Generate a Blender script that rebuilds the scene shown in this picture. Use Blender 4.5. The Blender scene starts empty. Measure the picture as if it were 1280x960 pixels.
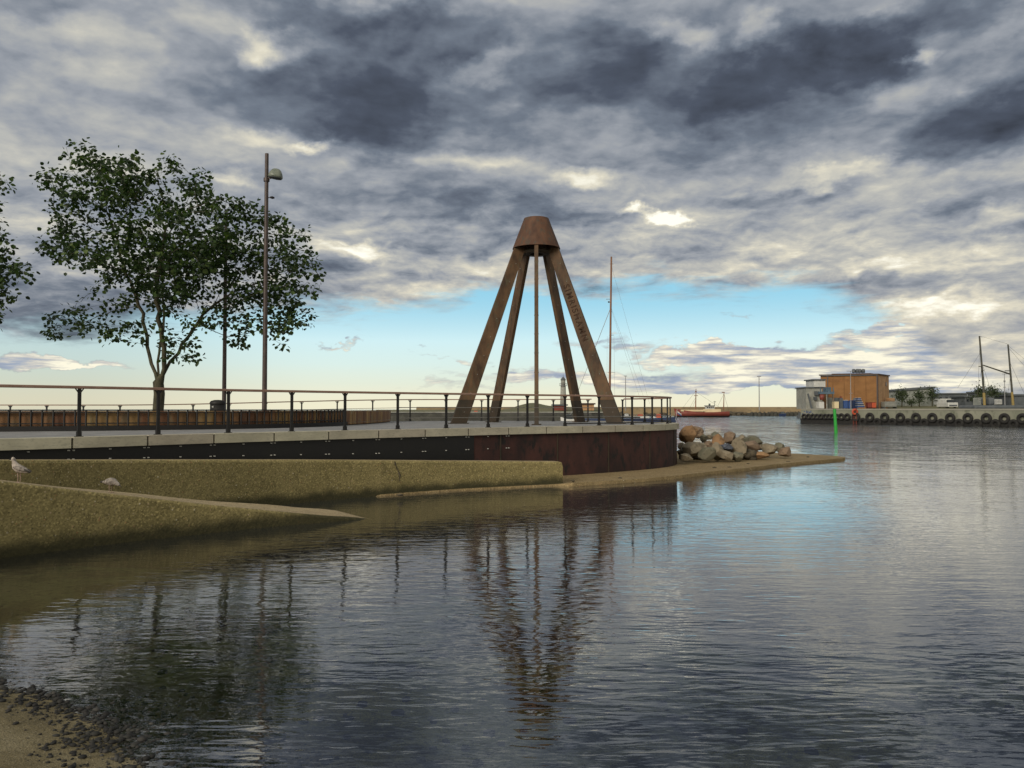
import bpy, bmesh, math, random
import numpy as np
from mathutils import Vector, Matrix, noise as mnoise
R = math.radians
rnd = random.Random(7)
sc = bpy.context.scene
COL = sc.collection

# ------------------------------------------------------------------ camera
EYE = 2.5
PITCH = math.atan(31/1000.0)
cam_d = bpy.data.cameras.new('camera'); cam = bpy.data.objects.new('camera', cam_d); COL.objects.link(cam)
cam.location = (0, 0, EYE); cam.rotation_euler = (math.pi/2 + PITCH, 0, 0)
cam_d.sensor_width = 36; cam_d.lens = 28.125; cam_d.clip_start = .05; cam_d.clip_end = 9000
sc.camera = cam

def ray(px, py):
    x = px-640.0; y = 1000.0; z = 480.0-py
    c, s = math.cos(PITCH), math.sin(PITCH)
    return Vector((x, y*c - z*s, y*s + z*c))
def pt(px, py, Y):                      # where the sight line meets the plane at depth Y
    r = ray(px, py); return Vector((0, 0, EYE)) + r*(Y/r.y)
def ptz(px, py, z):                     # where the sight line meets height z
    r = ray(px, py); return Vector((0, 0, EYE)) + r*((z-EYE)/r.z)

# ------------------------------------------------------------------ world, sun, exposure
SUN_EL, SUN_AZ = R(24), R(215)          # azimuth clockwise from +Y (behind and left of the camera)
sc.view_settings.view_transform = 'Standard'; sc.view_settings.look = 'None'
sc.view_settings.exposure = 0.14; sc.view_settings.gamma = 1; sc.view_settings.use_curve_mapping = False
sc.cycles.use_denoising = True
sc.cycles.max_bounces = 6; sc.cycles.transparent_max_bounces = 12; sc.cycles.glossy_bounces = 3
sc.cycles.caustics_reflective = False; sc.cycles.caustics_refractive = False

def lin(c):
    return tuple((v/12.92 if v <= .04045 else ((v+.055)/1.055)**2.4) for v in c)

class NT:
    def __init__(s, tree): s.t = tree; s.n = tree.nodes; s.l = tree.links
    def new(s, typ, **kw):
        n = s.n.new(typ)
        for k, v in kw.items(): setattr(n, k, v)
        return n
    def put(s, sock, v):
        if isinstance(v, bpy.types.NodeSocket): s.l.new(v, sock)
        elif v is not None:
            if hasattr(sock.default_value, '__len__') and not hasattr(v, '__len__'): v = (v,)*len(sock.default_value)
            if hasattr(v, '__len__') and len(sock.default_value) == 4 and len(v) == 3: v = (*v, 1)
            sock.default_value = v
    def m(s, op, a, b=None, c=None, clamp=False):
        n = s.new('ShaderNodeMath', operation=op, use_clamp=clamp)
        s.put(n.inputs[0], a)
        if b is not None: s.put(n.inputs[1], b)
        if c is not None: s.put(n.inputs[2], c)
        return n.outputs[0]
    def v(s, op, a, b=None, scale=None):
        n = s.new('ShaderNodeVectorMath', operation=op)
        s.put(n.inputs[0], a)
        if b is not None: s.put(n.inputs[1], b)
        if scale is not None: s.put(n.inputs['Scale'], scale)
        return n.outputs['Value'] if op in ('LENGTH', 'DOT_PRODUCT', 'DISTANCE') else n.outputs[0]
    def smooth(s, x, a, b, lo=0, hi=1):
        n = s.new('ShaderNodeMapRange', interpolation_type='SMOOTHSTEP')
        s.put(n.inputs[0], x); s.put(n.inputs[1], a); s.put(n.inputs[2], b); s.put(n.inputs[3], lo); s.put(n.inputs[4], hi)
        return n.outputs[0]
    def noise(s, vec, scale, detail=4, rough=.5, dist=0, lac=2.0):
        n = s.new('ShaderNodeTexNoise')
        if vec is not None: s.l.new(vec, n.inputs['Vector'])
        n.inputs['Scale'].default_value = scale; n.inputs['Detail'].default_value = detail
        n.inputs['Roughness'].default_value = rough; n.inputs['Distortion'].default_value = dist
        n.inputs['Lacunarity'].default_value = lac
        return n
    def ramp(s, fac, stops, interp='LINEAR'):
        n = s.new('ShaderNodeValToRGB'); r = n.color_ramp; r.interpolation = interp
        while len(r.elements) < len(stops): r.elements.new(.5)
        for e, (p, c) in zip(r.elements, stops):
            e.position = p; e.color = (*c, 1) if len(c) == 3 else c
        s.l.new(fac, n.inputs[0]); return n.outputs[0]
    def mix(s, fac, a, b, mode='MIX'):
        n = s.new('ShaderNodeMix', data_type='RGBA', blend_type=mode)
        s.put(n.inputs[0], fac); s.put(n.inputs[6], a); s.put(n.inputs[7], b); return n.outputs[2]

def azel(px, py):
    r = ray(px, py); r.normalize(); return math.atan2(r.x, r.y), math.asin(r.z)

def build_world():
    w = bpy.data.worlds.new('World'); sc.world = w; w.use_nodes = True
    g = NT(w.node_tree); g.n.clear()
    out = g.new('ShaderNodeOutputWorld')
    tc = g.new('ShaderNodeTexCoord').outputs['Generated']
    sep = g.new('ShaderNodeSeparateXYZ'); g.l.new(tc, sep.inputs[0]); x, y, z = sep.outputs
    az = g.m('ARCTAN2', x, y); el = g.m('ARCSINE', z)
    comb = g.new('ShaderNodeCombineXYZ'); g.l.new(az, comb.inputs[0]); g.l.new(el, comb.inputs[1]); P0 = comb.outputs[0]
    # planar projection of the cloud deck, so it foreshortens towards the horizon
    den = g.m('ADD', g.m('MAXIMUM', z, 0.0), .13)
    c2 = g.new('ShaderNodeCombineXYZ'); g.l.new(g.m('DIVIDE', x, den), c2.inputs[0]); g.l.new(g.m('DIVIDE', y, den), c2.inputs[1]); PL = c2.outputs[0]
    # warp
    wn = g.noise(g.v('MULTIPLY', P0, (1, 1.7, 1)), 5.5, 4, .6)
    wv = g.v('MULTIPLY', g.v('SUBTRACT', wn.outputs['Color'], (.5, .5, .5)), (.16, .10, 0))
    wn2 = g.noise(g.v('MULTIPLY', P0, (1, 1.5, 1)), 26, 4, .65)
    wv2 = g.v('MULTIPLY', g.v('SUBTRACT', wn2.outputs['Color'], (.5, .5, .5)), (.055, .032, 0))
    P = g.v('ADD', g.v('ADD', P0, wv), wv2)
    n1 = g.noise(g.v('ADD', PL, (3.1, 1.7, 0)), .85, 6, .58, .35).outputs[0]
    n2 = g.noise(g.v('ADD', PL, (7.1, 9.7, 2)), 2.4, 6, .62, .25).outputs[0]
    n3 = g.noise(g.v('MULTIPLY', P0, (1, 2.2, 1)), 11, 5, .6, .5).outputs[0]
    def blob(px, py, rx, ry, Pv=P):
        a, e = azel(px, py)
        sx, sy = rx/1000.0*math.cos(a)**2, ry/1000.0*math.cos(a)
        d = g.v('LENGTH', g.v('MULTIPLY', g.v('SUBTRACT', Pv, (a, e, 0)), (1/sx, 1/sy, 0)))
        return g.smooth(d, 1.35, .15)
    def accum(start, items, Pv=P):
        acc = start
        for (px, py, rx, ry, amp) in items:
            acc = g.m('MULTIPLY_ADD', blob(px, py, rx, ry, Pv), amp, acc)
        return acc
    B = SKY_BLOBS
    # general brightness: darker overhead, lighter low down
    base = g.smooth(el, R(9), R(27), .60, .50)
    base = g.m('MULTIPLY_ADD', g.m('SUBTRACT', n1, .5), .55, base)
    base = g.m('MULTIPLY_ADD', g.m('SUBTRACT', n2, .5), .56, base)
    base = g.m('MULTIPLY_ADD', g.m('SUBTRACT', n3, .5), .16, base)
    base = g.m('MULTIPLY_ADD', g.m('SUBTRACT', g.noise(g.v('MULTIPLY', P0, (1, 2.4, 1)), 34, 4, .6, .3).outputs[0], .5), .09, base)
    base = g.m('MULTIPLY_ADD', g.smooth(y, .35, -.3), .22, base)  # unseen clouds behind the camera brightened, added as fill light for front faces
    def cl(off): return g.noise(g.v('MULTIPLY', g.v('ADD', g.v('ADD', P0, g.v('SCALE', wv, scale=.6)), off), (1, 1.9, 1)), 4.2, 4, .50, .2).outputs[0]
    emb = g.m('SUBTRACT', cl((0, 0, 0)), cl((.006, -.016, 0)))
    base = g.m('MULTIPLY_ADD', emb, 1.15, base)
    def cl2(off): return g.noise(g.v('MULTIPLY', g.v('ADD', g.v('ADD', P0, g.v('SCALE', wv, scale=.5)), off), (1, 2.6, 1)), 15, 6, .60, .3).outputs[0]
    emb2 = g.m('SUBTRACT', cl2((0, 0, 0)), cl2((.002, -.0055, 0)))
    base = g.m('MULTIPLY_ADD', g.m('MULTIPLY', emb2, g.smooth(el, R(22), R(8), .12, 1.0)), .55, base)
    rip = g.noise(g.v('MULTIPLY', P0, (1, 3.6, 1)), 15, 5, .6, .4).outputs[0]
    base = g.m('MULTIPLY_ADD', g.m('MULTIPLY', g.m('SUBTRACT', rip, .5), g.smooth(el, R(17), R(9))), .50, base)
    base = g.m('MULTIPLY_ADD', g.smooth(el, R(26), R(34)), .12, base)  # unseen sky above the view lifted so the water reflects brighter
    bright = accum(base, [(a, b, c, d, e*.9 if e > 0 else e*1.3) for a, b, c, d, e in B])
    cloud = g.ramp(bright, [(0, lin((.22, .24, .28))), (.22, lin((.30, .33, .385))), (.40, lin((.43, .465, .515))),
                            (.55, lin((.58, .60, .63))), (.70, lin((.71, .71, .69))), (.84, lin((.84, .82, .75))), (1.0, lin((1.0, .99, .93)))])
    # warm / violet tint low down
    tint = g.smooth(el, R(13), R(3))
    cloud = g.mix(g.m('MULTIPLY', tint, .5), cloud, g.mix(1.0, cloud, (1.04, 1.0, .955), 'MULTIPLY'))
    # lower edge of the cloud deck per azimuth
    edge = [(-900, 470), (-300, 452), (-60, 428), (80, 418), (200, 404), (380, 394), (460, 392), (560, 378), (680, 366), (860, 366), (980, 362), (1040, 372), (1090, 392), (1150, 430), (1210, 480), (1400, 520), (2400, 530)]
    fc = g.new('ShaderNodeFloatCurve'); cur = fc.mapping.curves[0]
    pts_ = []
    for px, py in edge:
        a, e = azel(px, py); pts_.append(((a+1.2)/2.4, (e+.1)/.4))
    cur.points[0].location = pts_[0]; cur.points[1].location = pts_[-1]
    for p_ in pts_[1:-1]: cur.points.new(*p_)
    for p_ in cur.points: p_.handle_type = 'AUTO_CLAMPED'
    fc.mapping.update()
    g.l.new(g.m('MULTIPLY_ADD', az, 1/2.4, .5, clamp=True), fc.inputs['Value'])
    eb = g.m('MULTIPLY_ADD', fc.outputs[0], .4, -.1)
    nn = g.noise(g.v('MULTIPLY', P0, (1, 4.5, 1)), 9, 6, .62, .3).outputs[0]
    side = g.m('ADD', el, g.m('MULTIPLY', g.m('SUBTRACT', nn, .5), .105))
    deck = g.smooth(g.m('SUBTRACT', side, eb), -.014, .026)
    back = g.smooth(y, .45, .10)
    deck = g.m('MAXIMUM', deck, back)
    low = accum(-.05, LOW_CLOUDS)
    nl = g.noise(g.v('MULTIPLY', P0, (1, 6.5, 1)), 11, 6, .62, .2).outputs[0]
    low = g.m('MULTIPLY_ADD', g.m('SUBTRACT', nl, .5), 1.1, low)
    lowd = g.smooth(low, .12, .46)
    dens = g.m('MAXIMUM', deck, lowd)
    nt = g.noise(g.v('MULTIPLY', P0, (1, 7, 1)), 13, 6, .6).outputs[0]
    lowcol = g.ramp(nt, [(.24, lin((.48, .53, .62))), (.42, lin((.62, .66, .72))), (.50, lin((.78, .77, .74))), (.60, lin((.96, .94, .85)))])
    ccol = g.mix(g.m('MULTIPLY', lowd, g.m('SUBTRACT', 1.0, deck)), cloud, lowcol)
    # clear air: tuned gradient modulated by the Nishita sky
    sky = g.new('ShaderNodeTexSky', sky_type='NISHITA', sun_disc=False)
    sky.sun_elevation = SUN_EL; sky.sun_rotation = SUN_AZ; sky.air_density = 1.2; sky.dust_density = 1.6
    gr = g.ramp(g.smooth(el, 0, R(9)), [(0, lin((.93, .91, .80))), (.10, lin((.88, .91, .84))), (.28, lin((.84, .92, .90))), (.55, lin((.80, .92, .94))), (1, lin((.56, .80, .90)))])
    leftdim = g.smooth(az, R(-12), R(-30), 1.0, .80)
    gr = g.v('SCALE', gr, scale=leftdim)
    clear = g.mix(.93, g.v('SCALE', sky.outputs[0], scale=.07), gr)
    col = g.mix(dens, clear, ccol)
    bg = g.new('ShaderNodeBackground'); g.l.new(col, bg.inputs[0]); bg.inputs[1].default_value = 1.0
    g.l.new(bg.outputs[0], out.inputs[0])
    w.cycles.sampling_method = 'MANUAL'; w.cycles.sample_map_resolution = 1024

SKY_BLOBS = [  # px, py, rx, ry, amplitude  (bright and dark masses of the cloud deck)
    (500, 70, 170, 60, -.20), (440, 130, 130, 50, -.16), (470, 170, 60, 40, -.12), (230, 90, 130, 50, -.06), (60, 170, 160, 120, .02),
    (900, 100, 190, 55, -.20), (1060, 70, 70, 50, -.26), (960, 110, 90, 40, -.12), (1210, 160, 150, 60, -.24), (760, 60, 70, 40, -.16), (700, 120, 90, 30, -.10),
    (1000, 165, 90, 35, -.12), (420, 12, 200, 20, -.10), (1150, 8, 200, 18, -.10), (40, 10, 80, 24, -.14), (690, 265, 70, 18, -.14), (560, 270, 70, 25, -.12),
    (335, 45, 34, 26, .24), (355, 60, 50, 20, .16), (100, 45, 120, 30, .12), (610, 95, 45, 16, .20), (560, 110, 40, 14, .10), (640, 75, 30, 14, .12),
    (390, 180, 40, 9, .40), (330, 160, 70, 14, .20), (285, 222, 40, 13, .26), (240, 180, 60, 30, .08),
    (600, 190, 60, 18, .26), (730, 218, 42, 13, .30), (690, 205, 60, 20, .12), (640, 225, 90, 16, .10),
    (842, 268, 30, 9, .62), (795, 262, 26, 7, .48), (815, 285, 60, 14, .20), (440, 312, 60, 14, .42), (520, 330, 80, 18, .20), (620, 330, 70, 14, .18),
    (560, 365, 70, 12, .16), (1125, 62, 34, 16, .34), (955, 28, 36, 24, .22), (860, 30, 60, 16, .18), (1050, 215, 80, 13, .24), (1240, 35, 60, 16, .12),
    (960, 300, 90, 14, .16), (1080, 270, 110, 14, .10), (1200, 330, 110, 26, .14), (1250, 280, 50, 16, .24), (1120, 340, 80, 12, .16), (860, 345, 140, 10, .16),
    (1060, 355, 90, 14, -.08), (1230, 420, 120, 30, .10), (1260, 120, 90, 60, -.10), (1170, 385, 110, 14, .26), (1120, 400, 90, 12, .22), (1250, 390, 60, 10, .16), (60, 375, 110, 36, -.16), (10, 330, 80, 60, -.10),
    (1160, 440, 220, 34, .10), (1240, 470, 120, 20, .06), (760, 330, 90, 12, .12), (960, 240, 100, 14, -.10), (300, 120, 80, 30, -.06),
    (150, 400, 120, 22, -.10), (900, 330, 100, 8, .10),
]
LOW_CLOUDS = [
    (42, 436, 60, 13, .85), (120, 440, 60, 7, .62), (440, 428, 40, 4, .45), (560, 448, 60, 5, .35), (650, 466, 110, 12, .42), (760, 470, 120, 14, .40),
    (780, 430, 90, 7, .42), (850, 442, 90, 8, .50), (960, 452, 160, 20, .62), (1080, 455, 160, 34, .85), (1240, 460, 180, 50, 1.0), (900, 478, 180, 12, .55),
    (1010, 482, 120, 10, .55), (560, 482, 80, 7, .30), (820, 490, 100, 6, .30), (430, 372, 60, 10, .45), (480, 385, 40, 8, .4), (900, 400, 40, 4, .3), (1110, 415, 80, 14, .6), (1190, 410, 70, 20, .75),
]
build_world()

sun_d = bpy.data.lights.new('sun', 'SUN'); sun = bpy.data.objects.new('sun', sun_d); COL.objects.link(sun)
sun_d.energy = 2.2; sun_d.angle = R(24); sun_d.color = (1.0, .90, .76)
sd = Vector((math.sin(SUN_AZ)*math.cos(SUN_EL), math.cos(SUN_AZ)*math.cos(SUN_EL), math.sin(SUN_EL)))
sun.rotation_euler = sd.to_track_quat('Z', 'Y').to_euler(); sun.location = (-20, -30, 40)

# ------------------------------------------------------------------ materials
def mat_new(name):
    m = bpy.data.materials.new(name); m.use_nodes = True; g = NT(m.node_tree)
    b = g.n['Principled BSDF']; return m, g, b
def surf(name, c1, c2=None, scale=3, rough=.8, metal=0, bump=.0, bscale=None, stretch=(1, 1, 1), c3=None, sc3=20, f3=.5, detail=6, lo=.35, hi=.65, coord='Object', spec=.4, isl=0):
    m, g, b = mat_new(name)
    if coord == 'World': co = g.new('ShaderNodeNewGeometry').outputs['Position']
    else: co = g.new('ShaderNodeTexCoord').outputs['Object']
    vec = g.v('MULTIPLY', co, stretch)
    n = g.noise(vec, scale, detail, .6, .2).outputs[0]
    col = g.ramp(n, [(lo, c1), (hi, c2 or c1)])
    if c3:
        n3 = g.noise(vec, sc3, 4, .6).outputs[0]
        col = g.mix(g.smooth(n3, .5, .5+.18, 0, f3), col, c3)
    if isl:
        ri = g.new('ShaderNodeNewGeometry').outputs['Random Per Island']
        hs = g.new('ShaderNodeHueSaturation'); g.l.new(col, hs.inputs['Color'])
        g.put(hs.inputs['Value'], g.m('MULTIPLY_ADD', ri, 2*isl, 1-isl)); g.put(hs.inputs['Hue'], g.m('MULTIPLY_ADD', ri, .04, .48)); col = hs.outputs[0]
    g.l.new(col, b.inputs['Base Color']); b.inputs['Roughness'].default_value = rough; b.inputs['Metallic'].default_value = metal
    b.inputs['Specular IOR Level'].default_value = spec
    if bump:
        nb = g.noise(vec, bscale or scale*6, 5, .65).outputs[0]
        bp = g.new('ShaderNodeBump'); bp.inputs['Strength'].default_value = 1; bp.inputs['Distance'].default_value = bump
        g.l.new(nb, bp.inputs['Height']); g.l.new(bp.outputs[0], b.inputs['Normal'])
    return m

M = {}
def build_materials():
    M['corten_drum'] = surf('dark_stained_steel', (.018, .008, .008), (.055, .020, .016), 1.1, .8, 0, .004, 20, (1, 1, .6), (.006, .006, .006), 3.2, .9)
    M['corten'] = surf('corten_steel', (.050, .022, .013), (.115, .055, .030), 2.2, .75, .0, .004, 30, (1, 1, .45), (.05, .045, .035), 7, .7)
    M['corten_leg'] = surf('weathered_corten', (.040, .022, .012), (.125, .070, .034), 2.2, .72, 0, .003, 30, (1, 1, .4), (.075, .062, .036), 7, .8)
    M['corten_foot'] = surf('wet_stained_corten', (.022, .018, .011), (.045, .030, .018), 2.2, .7, 0, .003, 30)
    M['letter'] = surf('rusted_recess', (.030, .015, .008), (.055, .027, .014), 8, .9)
    M['rivet'] = surf('steel_bolt', (.30, .30, .28), None, 3, .4, .3)
    M['black_steel'] = surf('black_painted_steel', (.004, .004, .0045), (.008, .007, .007), 5, .6, 0, .001, 60)
    M['grey_steel'] = surf('grey_galvanised_steel', (.22, .23, .24), (.30, .30, .31), 5, .5, .2)
    M['lamp_pole'] = surf('dark_bronze_pole', (.045, .034, .032), (.075, .055, .05), 4, .45, .2)
    M['handrail'] = surf('oiled_hardwood', (.21, .125, .095), (.31, .20, .155), 4, .6, 0, .001, 60, (1, 1, 6))
    M['cable'] = surf('steel_wire', (.20, .19, .18), None, 3, .4, .5)
    M['panel_wood'] = surf('wall_cladding', (.14, .075, .035), (.26, .14, .06), 3, .8, 0, .003, 40, (1, 1, .4), (.13, .12, .08), 6, .6, isl=.35)
    M['asphalt'] = surf('deck_paving', (.16, .16, .165), (.24, .24, .245), 2.0, .85, 0, .003, 60, c3=(.12, .12, .12), sc3=12, coord='World')
    M['kerb_stone'] = surf('pale_kerb_stone', (.33, .31, .24), (.44, .41, .32), 1.4, .85, 0, .003, 50, (1, 1, 2.5), (.26, .25, .21), 9, .6, isl=.06)
    M['fascia'] = surf('black_bridge_steel', (.002, .002, .0025), (.004, .0035, .0035), 3, .6, 0, .001, 40)
    M['orange_brick'] = surf('orange_brown_cladding', (.19, .092, .032), (.26, .13, .047), 0.5, .85, 0, .004, 8, (1, 1, 1.6), (.22, .11, .05), 1.3, .5)
    M['tan_render'] = surf('tan_render', (.34, .20, .10), (.46, .28, .15), .6, .85, c3=(.2, .13, .08), sc3=1.4)
    M['roof_dark'] = surf('dark_roofing', (.05, .03, .025), (.08, .05, .04), 1, .7)
    M['pale_grey'] = surf('pale_grey_metal', (.20, .21, .19), (.30, .30, .27), .8, .7, c3=(.16, .13, .10), sc3=2)
    M['white_paint'] = surf('white_paint', (.42, .43, .42), (.55, .55, .53), 1, .5, c3=(.4, .38, .33), sc3=3)
    M['grey_wall'] = surf('grey_sheet_wall', (.20, .22, .20), (.28, .29, .27), .7, .8)
    M['dark_grey'] = surf('dark_grey_sheet', (.06, .07, .08), (.10, .11, .12), .7, .7)
    M['red_paint'] = surf('red_hull_paint', (.13, .028, .02), (.21, .045, .03), 1.2, .5, c3=(.10, .03, .03), sc3=2)
    M['orange_paint'] = surf('orange_paint', (.38, .06, .03), (.45, .09, .035), 2, .5)
    M['blue_paint'] = surf('blue_paint', (.02, .05, .16), (.04, .09, .25), 1, .5, c3=(.03, .05, .12), sc3=2)
    M['navy'] = surf('navy_hull', (.012, .022, .06), (.02, .035, .09), 2, .35)
    M['green_paint'] = surf('bright_green_paint', (.015, .27, .03), (.025, .33, .045), 2, .45)
    M['cream'] = surf('cream_paint', (.55, .46, .28), (.65, .55, .36), 1, .6)
    M['yellow'] = surf('yellow_mast_paint', (.22, .17, .06), (.28, .20, .07), 2, .6)
    M['glass_dark'] = surf('dark_window', (.02, .025, .03), None, 2, .15)
    M['mast_wood'] = surf('varnished_spar', (.16, .075, .04), (.23, .11, .06), 2, .5, stretch=(1, 1, .3))
    M['dark_spar'] = surf('dark_spar', (.035, .04, .035), (.07, .065, .05), 2, .6, stretch=(1, 1, .3))
    M['rubber'] = surf('black_rubber', (.010, .010, .010), (.022, .021, .020), 3, .85)
    M['gull_grey'] = surf('mottled_feathers', (.10, .085, .075), (.30, .265, .235), 18, .8, c3=(.05, .04, .035), sc3=30, f3=.9)
    M['gull_white'] = surf('pale_feathers', (.22, .185, .155), (.42, .37, .33), 14, .8, c3=(.12, .10, .09), sc3=24, f3=.8)
    M['gull_dark'] = surf('dark_feathers', (.015, .013, .012), (.045, .04, .036), 30, .8)
    M['gull_leg'] = surf('pinkish_leg', (.32, .22, .18), None, 3, .6)
    M['bark'] = surf('grey_green_bark', (.034, .032, .020), (.085, .078, .046), 7, .9, 0, .012, 22, (1, 1, .35), (.05, .065, .03), 3, .7)
    M['soil'] = surf('dark_rubble', (.04, .034, .024), (.10, .082, .055), 2, .95, 0, .03, 8)
    M['breakwater'] = surf('breakwater_stone', (.15, .11, .065), (.24, .18, .10), .12, .9, 0, .08, 1.2, c3=(.09, .07, .05), sc3=.5)
    M['grass_bank'] = surf('grassy_bank', (.075, .085, .04), (.14, .125, .06), .12, .95, 0, .1, 1, c3=(.18, .14, .09), sc3=.3)
    M['quay_dark'] = surf('dark_quay_wall', (.035, .036, .032), (.07, .07, .06), .3, .9, c3=(.12, .12, .10), sc3=.8)
    # concrete with exposed aggregate and algae
    def concrete(name, a, b_, top=False):
        m, g, b = mat_new(name)
        co = g.new('ShaderNodeNewGeometry').outputs['Position']
        n = g.noise(co, .7, 6, .6, .3).outputs[0]
        col = g.ramp(n, [(.32, a), (.68, b_)])
        n2 = g.noise(co, 5, 5, .65).outputs[0]
        col = g.mix(g.smooth(n2, .48, .68, 0, .55), col, tuple(v*.5 for v in a))
        vo = g.new('ShaderNodeTexVoronoi'); g.l.new(co, vo.inputs['Vector']); vo.inputs['Scale'].default_value = 17
        peb = g.smooth(vo.outputs['Distance'], .36, .18)
        sep = g.new('ShaderNodeSeparateColor'); g.l.new(vo.outputs['Color'], sep.inputs[0])
        sel = g.smooth(sep.outputs[0], .55, .60)
        pc = g.ramp(sep.outputs[1], [(0, (.05, .055, .03)), (.35, (.14, .11, .05)), (.6, (.40, .34, .22)), (.85, (.30, .14, .06)), (1, (.70, .66, .52))])
        col = g.mix(g.m('MULTIPLY', g.m('MULTIPLY', peb, sel), .9), col, pc)
        vo2 = g.new('ShaderNodeTexVoronoi'); g.l.new(co, vo2.inputs['Vector']); vo2.inputs['Scale'].default_value = 38
        sep2 = g.new('ShaderNodeSeparateColor'); g.l.new(vo2.outputs['Color'], sep2.inputs[0])
        col = g.mix(g.smooth(sep2.outputs[0], .2, .9, 0, .65), col, g.mix(sep2.outputs[1], tuple(v*.4 for v in a), tuple(min(1, v*1.7) for v in b_)))
        if not top:      # algae and wet stain above the water line, uneven height
            sp = g.new('ShaderNodeSeparateXYZ'); g.l.new(co, sp.inputs[0])
            zz = g.m('ADD', sp.outputs[2], g.m('MULTIPLY', g.m('SUBTRACT', g.noise(co, 2.5, 5).outputs[0], .5), .35))
            col = g.mix(g.smooth(zz, .40, .10, 0, .88), col, (.020, .021, .011))
        g.l.new(col, b.inputs['Base Color']); b.inputs['Roughness'].default_value = .9; b.inputs['Specular IOR Level'].default_value = .25
        h = g.m('ADD', g.m('MULTIPLY', vo.outputs['Distance'], -1), g.m('MULTIPLY', n2, .8))
        bp = g.new('ShaderNodeBump'); bp.inputs['Distance'].default_value = .006; g.l.new(h, bp.inputs['Height']); g.l.new(bp.outputs[0], b.inputs['Normal'])
        return m
    M['concrete'] = concrete('aggregate_concrete', (.180, .150, .064), (.262, .216, .098))
    M['concrete_pale'] = concrete('worn_concrete_coping', (.25, .195, .115), (.34, .27, .165), True)
    M['apron'] = concrete('tan_concrete_apron', (.165, .12, .058), (.24, .18, .095), True)
    M['quay'] = surf('stained_quay_concrete', (.16, .17, .13), (.25, .25, .20), .18, .9, 0, .01, 6, (1, 1, .5), (.09, .10, .07), .9, .8, coord='World')
    M['quay_top'] = surf('quay_paving', (.20, .20, .17), (.27, .26, .22), .2, .9, coord='World')
    # rocks
    for k, (a, b_) in enumerate([((.19, .105, .05), (.27, .165, .085)), ((.15, .125, .085), (.24, .20, .14)), ((.085, .088, .06), (.17, .155, .11)), ((.05, .06, .08), (.10, .11, .14)), ((.15, .10, .065), (.215, .155, .105))]):
        M['rock%d' % k] = surf('boulder_stone', a, b_, 1.3, .85, 0, .035, 7, c3=tuple(v*.45 for v in a), sc3=3.5, f3=.75)
    # foliage
    m, g, b = mat_new('leaf'); M['leaf'] = m
    ri = g.new('ShaderNodeNewGeometry').outputs['Random Per Island']
    col = g.ramp(ri, [(0, (.010, .024, .006)), (.45, (.020, .044, .010)), (.8, (.042, .078, .018)), (1, (.085, .125, .032))])
    g.l.new(col, b.inputs['Base Color']); b.inputs['Roughness'].default_value = .5; b.inputs['Specular IOR Level'].default_value = .35
    tr = g.new('ShaderNodeBsdfTranslucent'); g.l.new(g.mix(1, col, (1.3, 1.5, .6), 'MULTIPLY'), tr.inputs[0])
    ms = g.new('ShaderNodeMixShader'); ms.inputs[0].default_value = .28; g.l.new(b.outputs[0], ms.inputs[1]); g.l.new(tr.outputs[0], ms.inputs[2])
    g.l.new(ms.outputs[0], g.n['Material Output'].inputs[0])
    M['shrub'] = surf('dark_foliage', (.015, .028, .012), (.05, .07, .025), 1.2, .8)
    # seabed and beach sand
    m, g, b = mat_new('sand_and_seabed'); M['ground'] = m
    co = g.new('ShaderNodeNewGeometry').outputs['Position']
    n = g.noise(co, 1.1, 7, .62, .3).outputs[0]
    sand = g.ramp(n, [(.3, (.085, .070, .038)), (.5, (.155, .128, .070)), (.7, (.24, .205, .125))])
    sp = g.noise(co, 55, 3, .6).outputs[0]
    sand = g.mix(g.smooth(sp, .55, .72, 0, .8), sand, (.06, .05, .035))
    sand = g.mix(g.smooth(g.noise(co, 90, 2, .5).outputs[0], .60, .72, 0, .6), sand, (.45, .40, .30))
    spz = g.new('ShaderNodeSeparateXYZ'); g.l.new(co, spz.inputs[0])
    nb = g.noise(co, .55, 6, .65, .4).outputs[0]
    bed = g.ramp(nb, [(.36, (.018, .020, .010)), (.44, (.14, .15, .055)), (.51, (.40, .41, .16)), (.70, (.55, .50, .24))])
    nb2 = g.noise(co, 9, 5, .7).outputs[0]
    bed = g.mix(g.smooth(nb2, .50, .66, 0, .7), bed, (.010, .011, .007))
    bed = g.mix(g.smooth(spz.outputs[2], -.55, -1.1), bed, (.016, .018, .011))  # depth gloom painted into the bed colour, for light lost in deep water
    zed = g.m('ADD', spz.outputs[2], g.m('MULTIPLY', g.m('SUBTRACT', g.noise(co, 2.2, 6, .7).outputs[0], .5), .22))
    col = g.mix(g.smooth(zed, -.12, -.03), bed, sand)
    g.l.new(col, b.inputs['Base Color']); b.inputs['Roughness'].default_value = .9; b.inputs['Specular IOR Level'].default_value = .2
    bp = g.new('ShaderNodeBump'); bp.inputs['Distance'].default_value = .02; g.l.new(g.m('ADD', sp, g.m('MULTIPLY', nb2, 2)), bp.inputs['Height']); g.l.new(bp.outputs[0], b.inputs['Normal'])
    M['pebble'] = surf('wet_pebbles', (.004, .004, .004), (.022, .021, .018), 2, .75, c3=(.07, .065, .06), sc3=3, isl=.5, coord='World')
    # water
    m, g, b = mat_new('harbour_water'); M['water'] = m; g.n.remove(b)
    co = g.new('ShaderNodeNewGeometry').outputs['Position']
    sp = g.new('ShaderNodeSeparateXYZ'); g.l.new(co, sp.inputs[0])
    dist = g.v('LENGTH', g.v('MULTIPLY', co, (1, 1, 0)))
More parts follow.
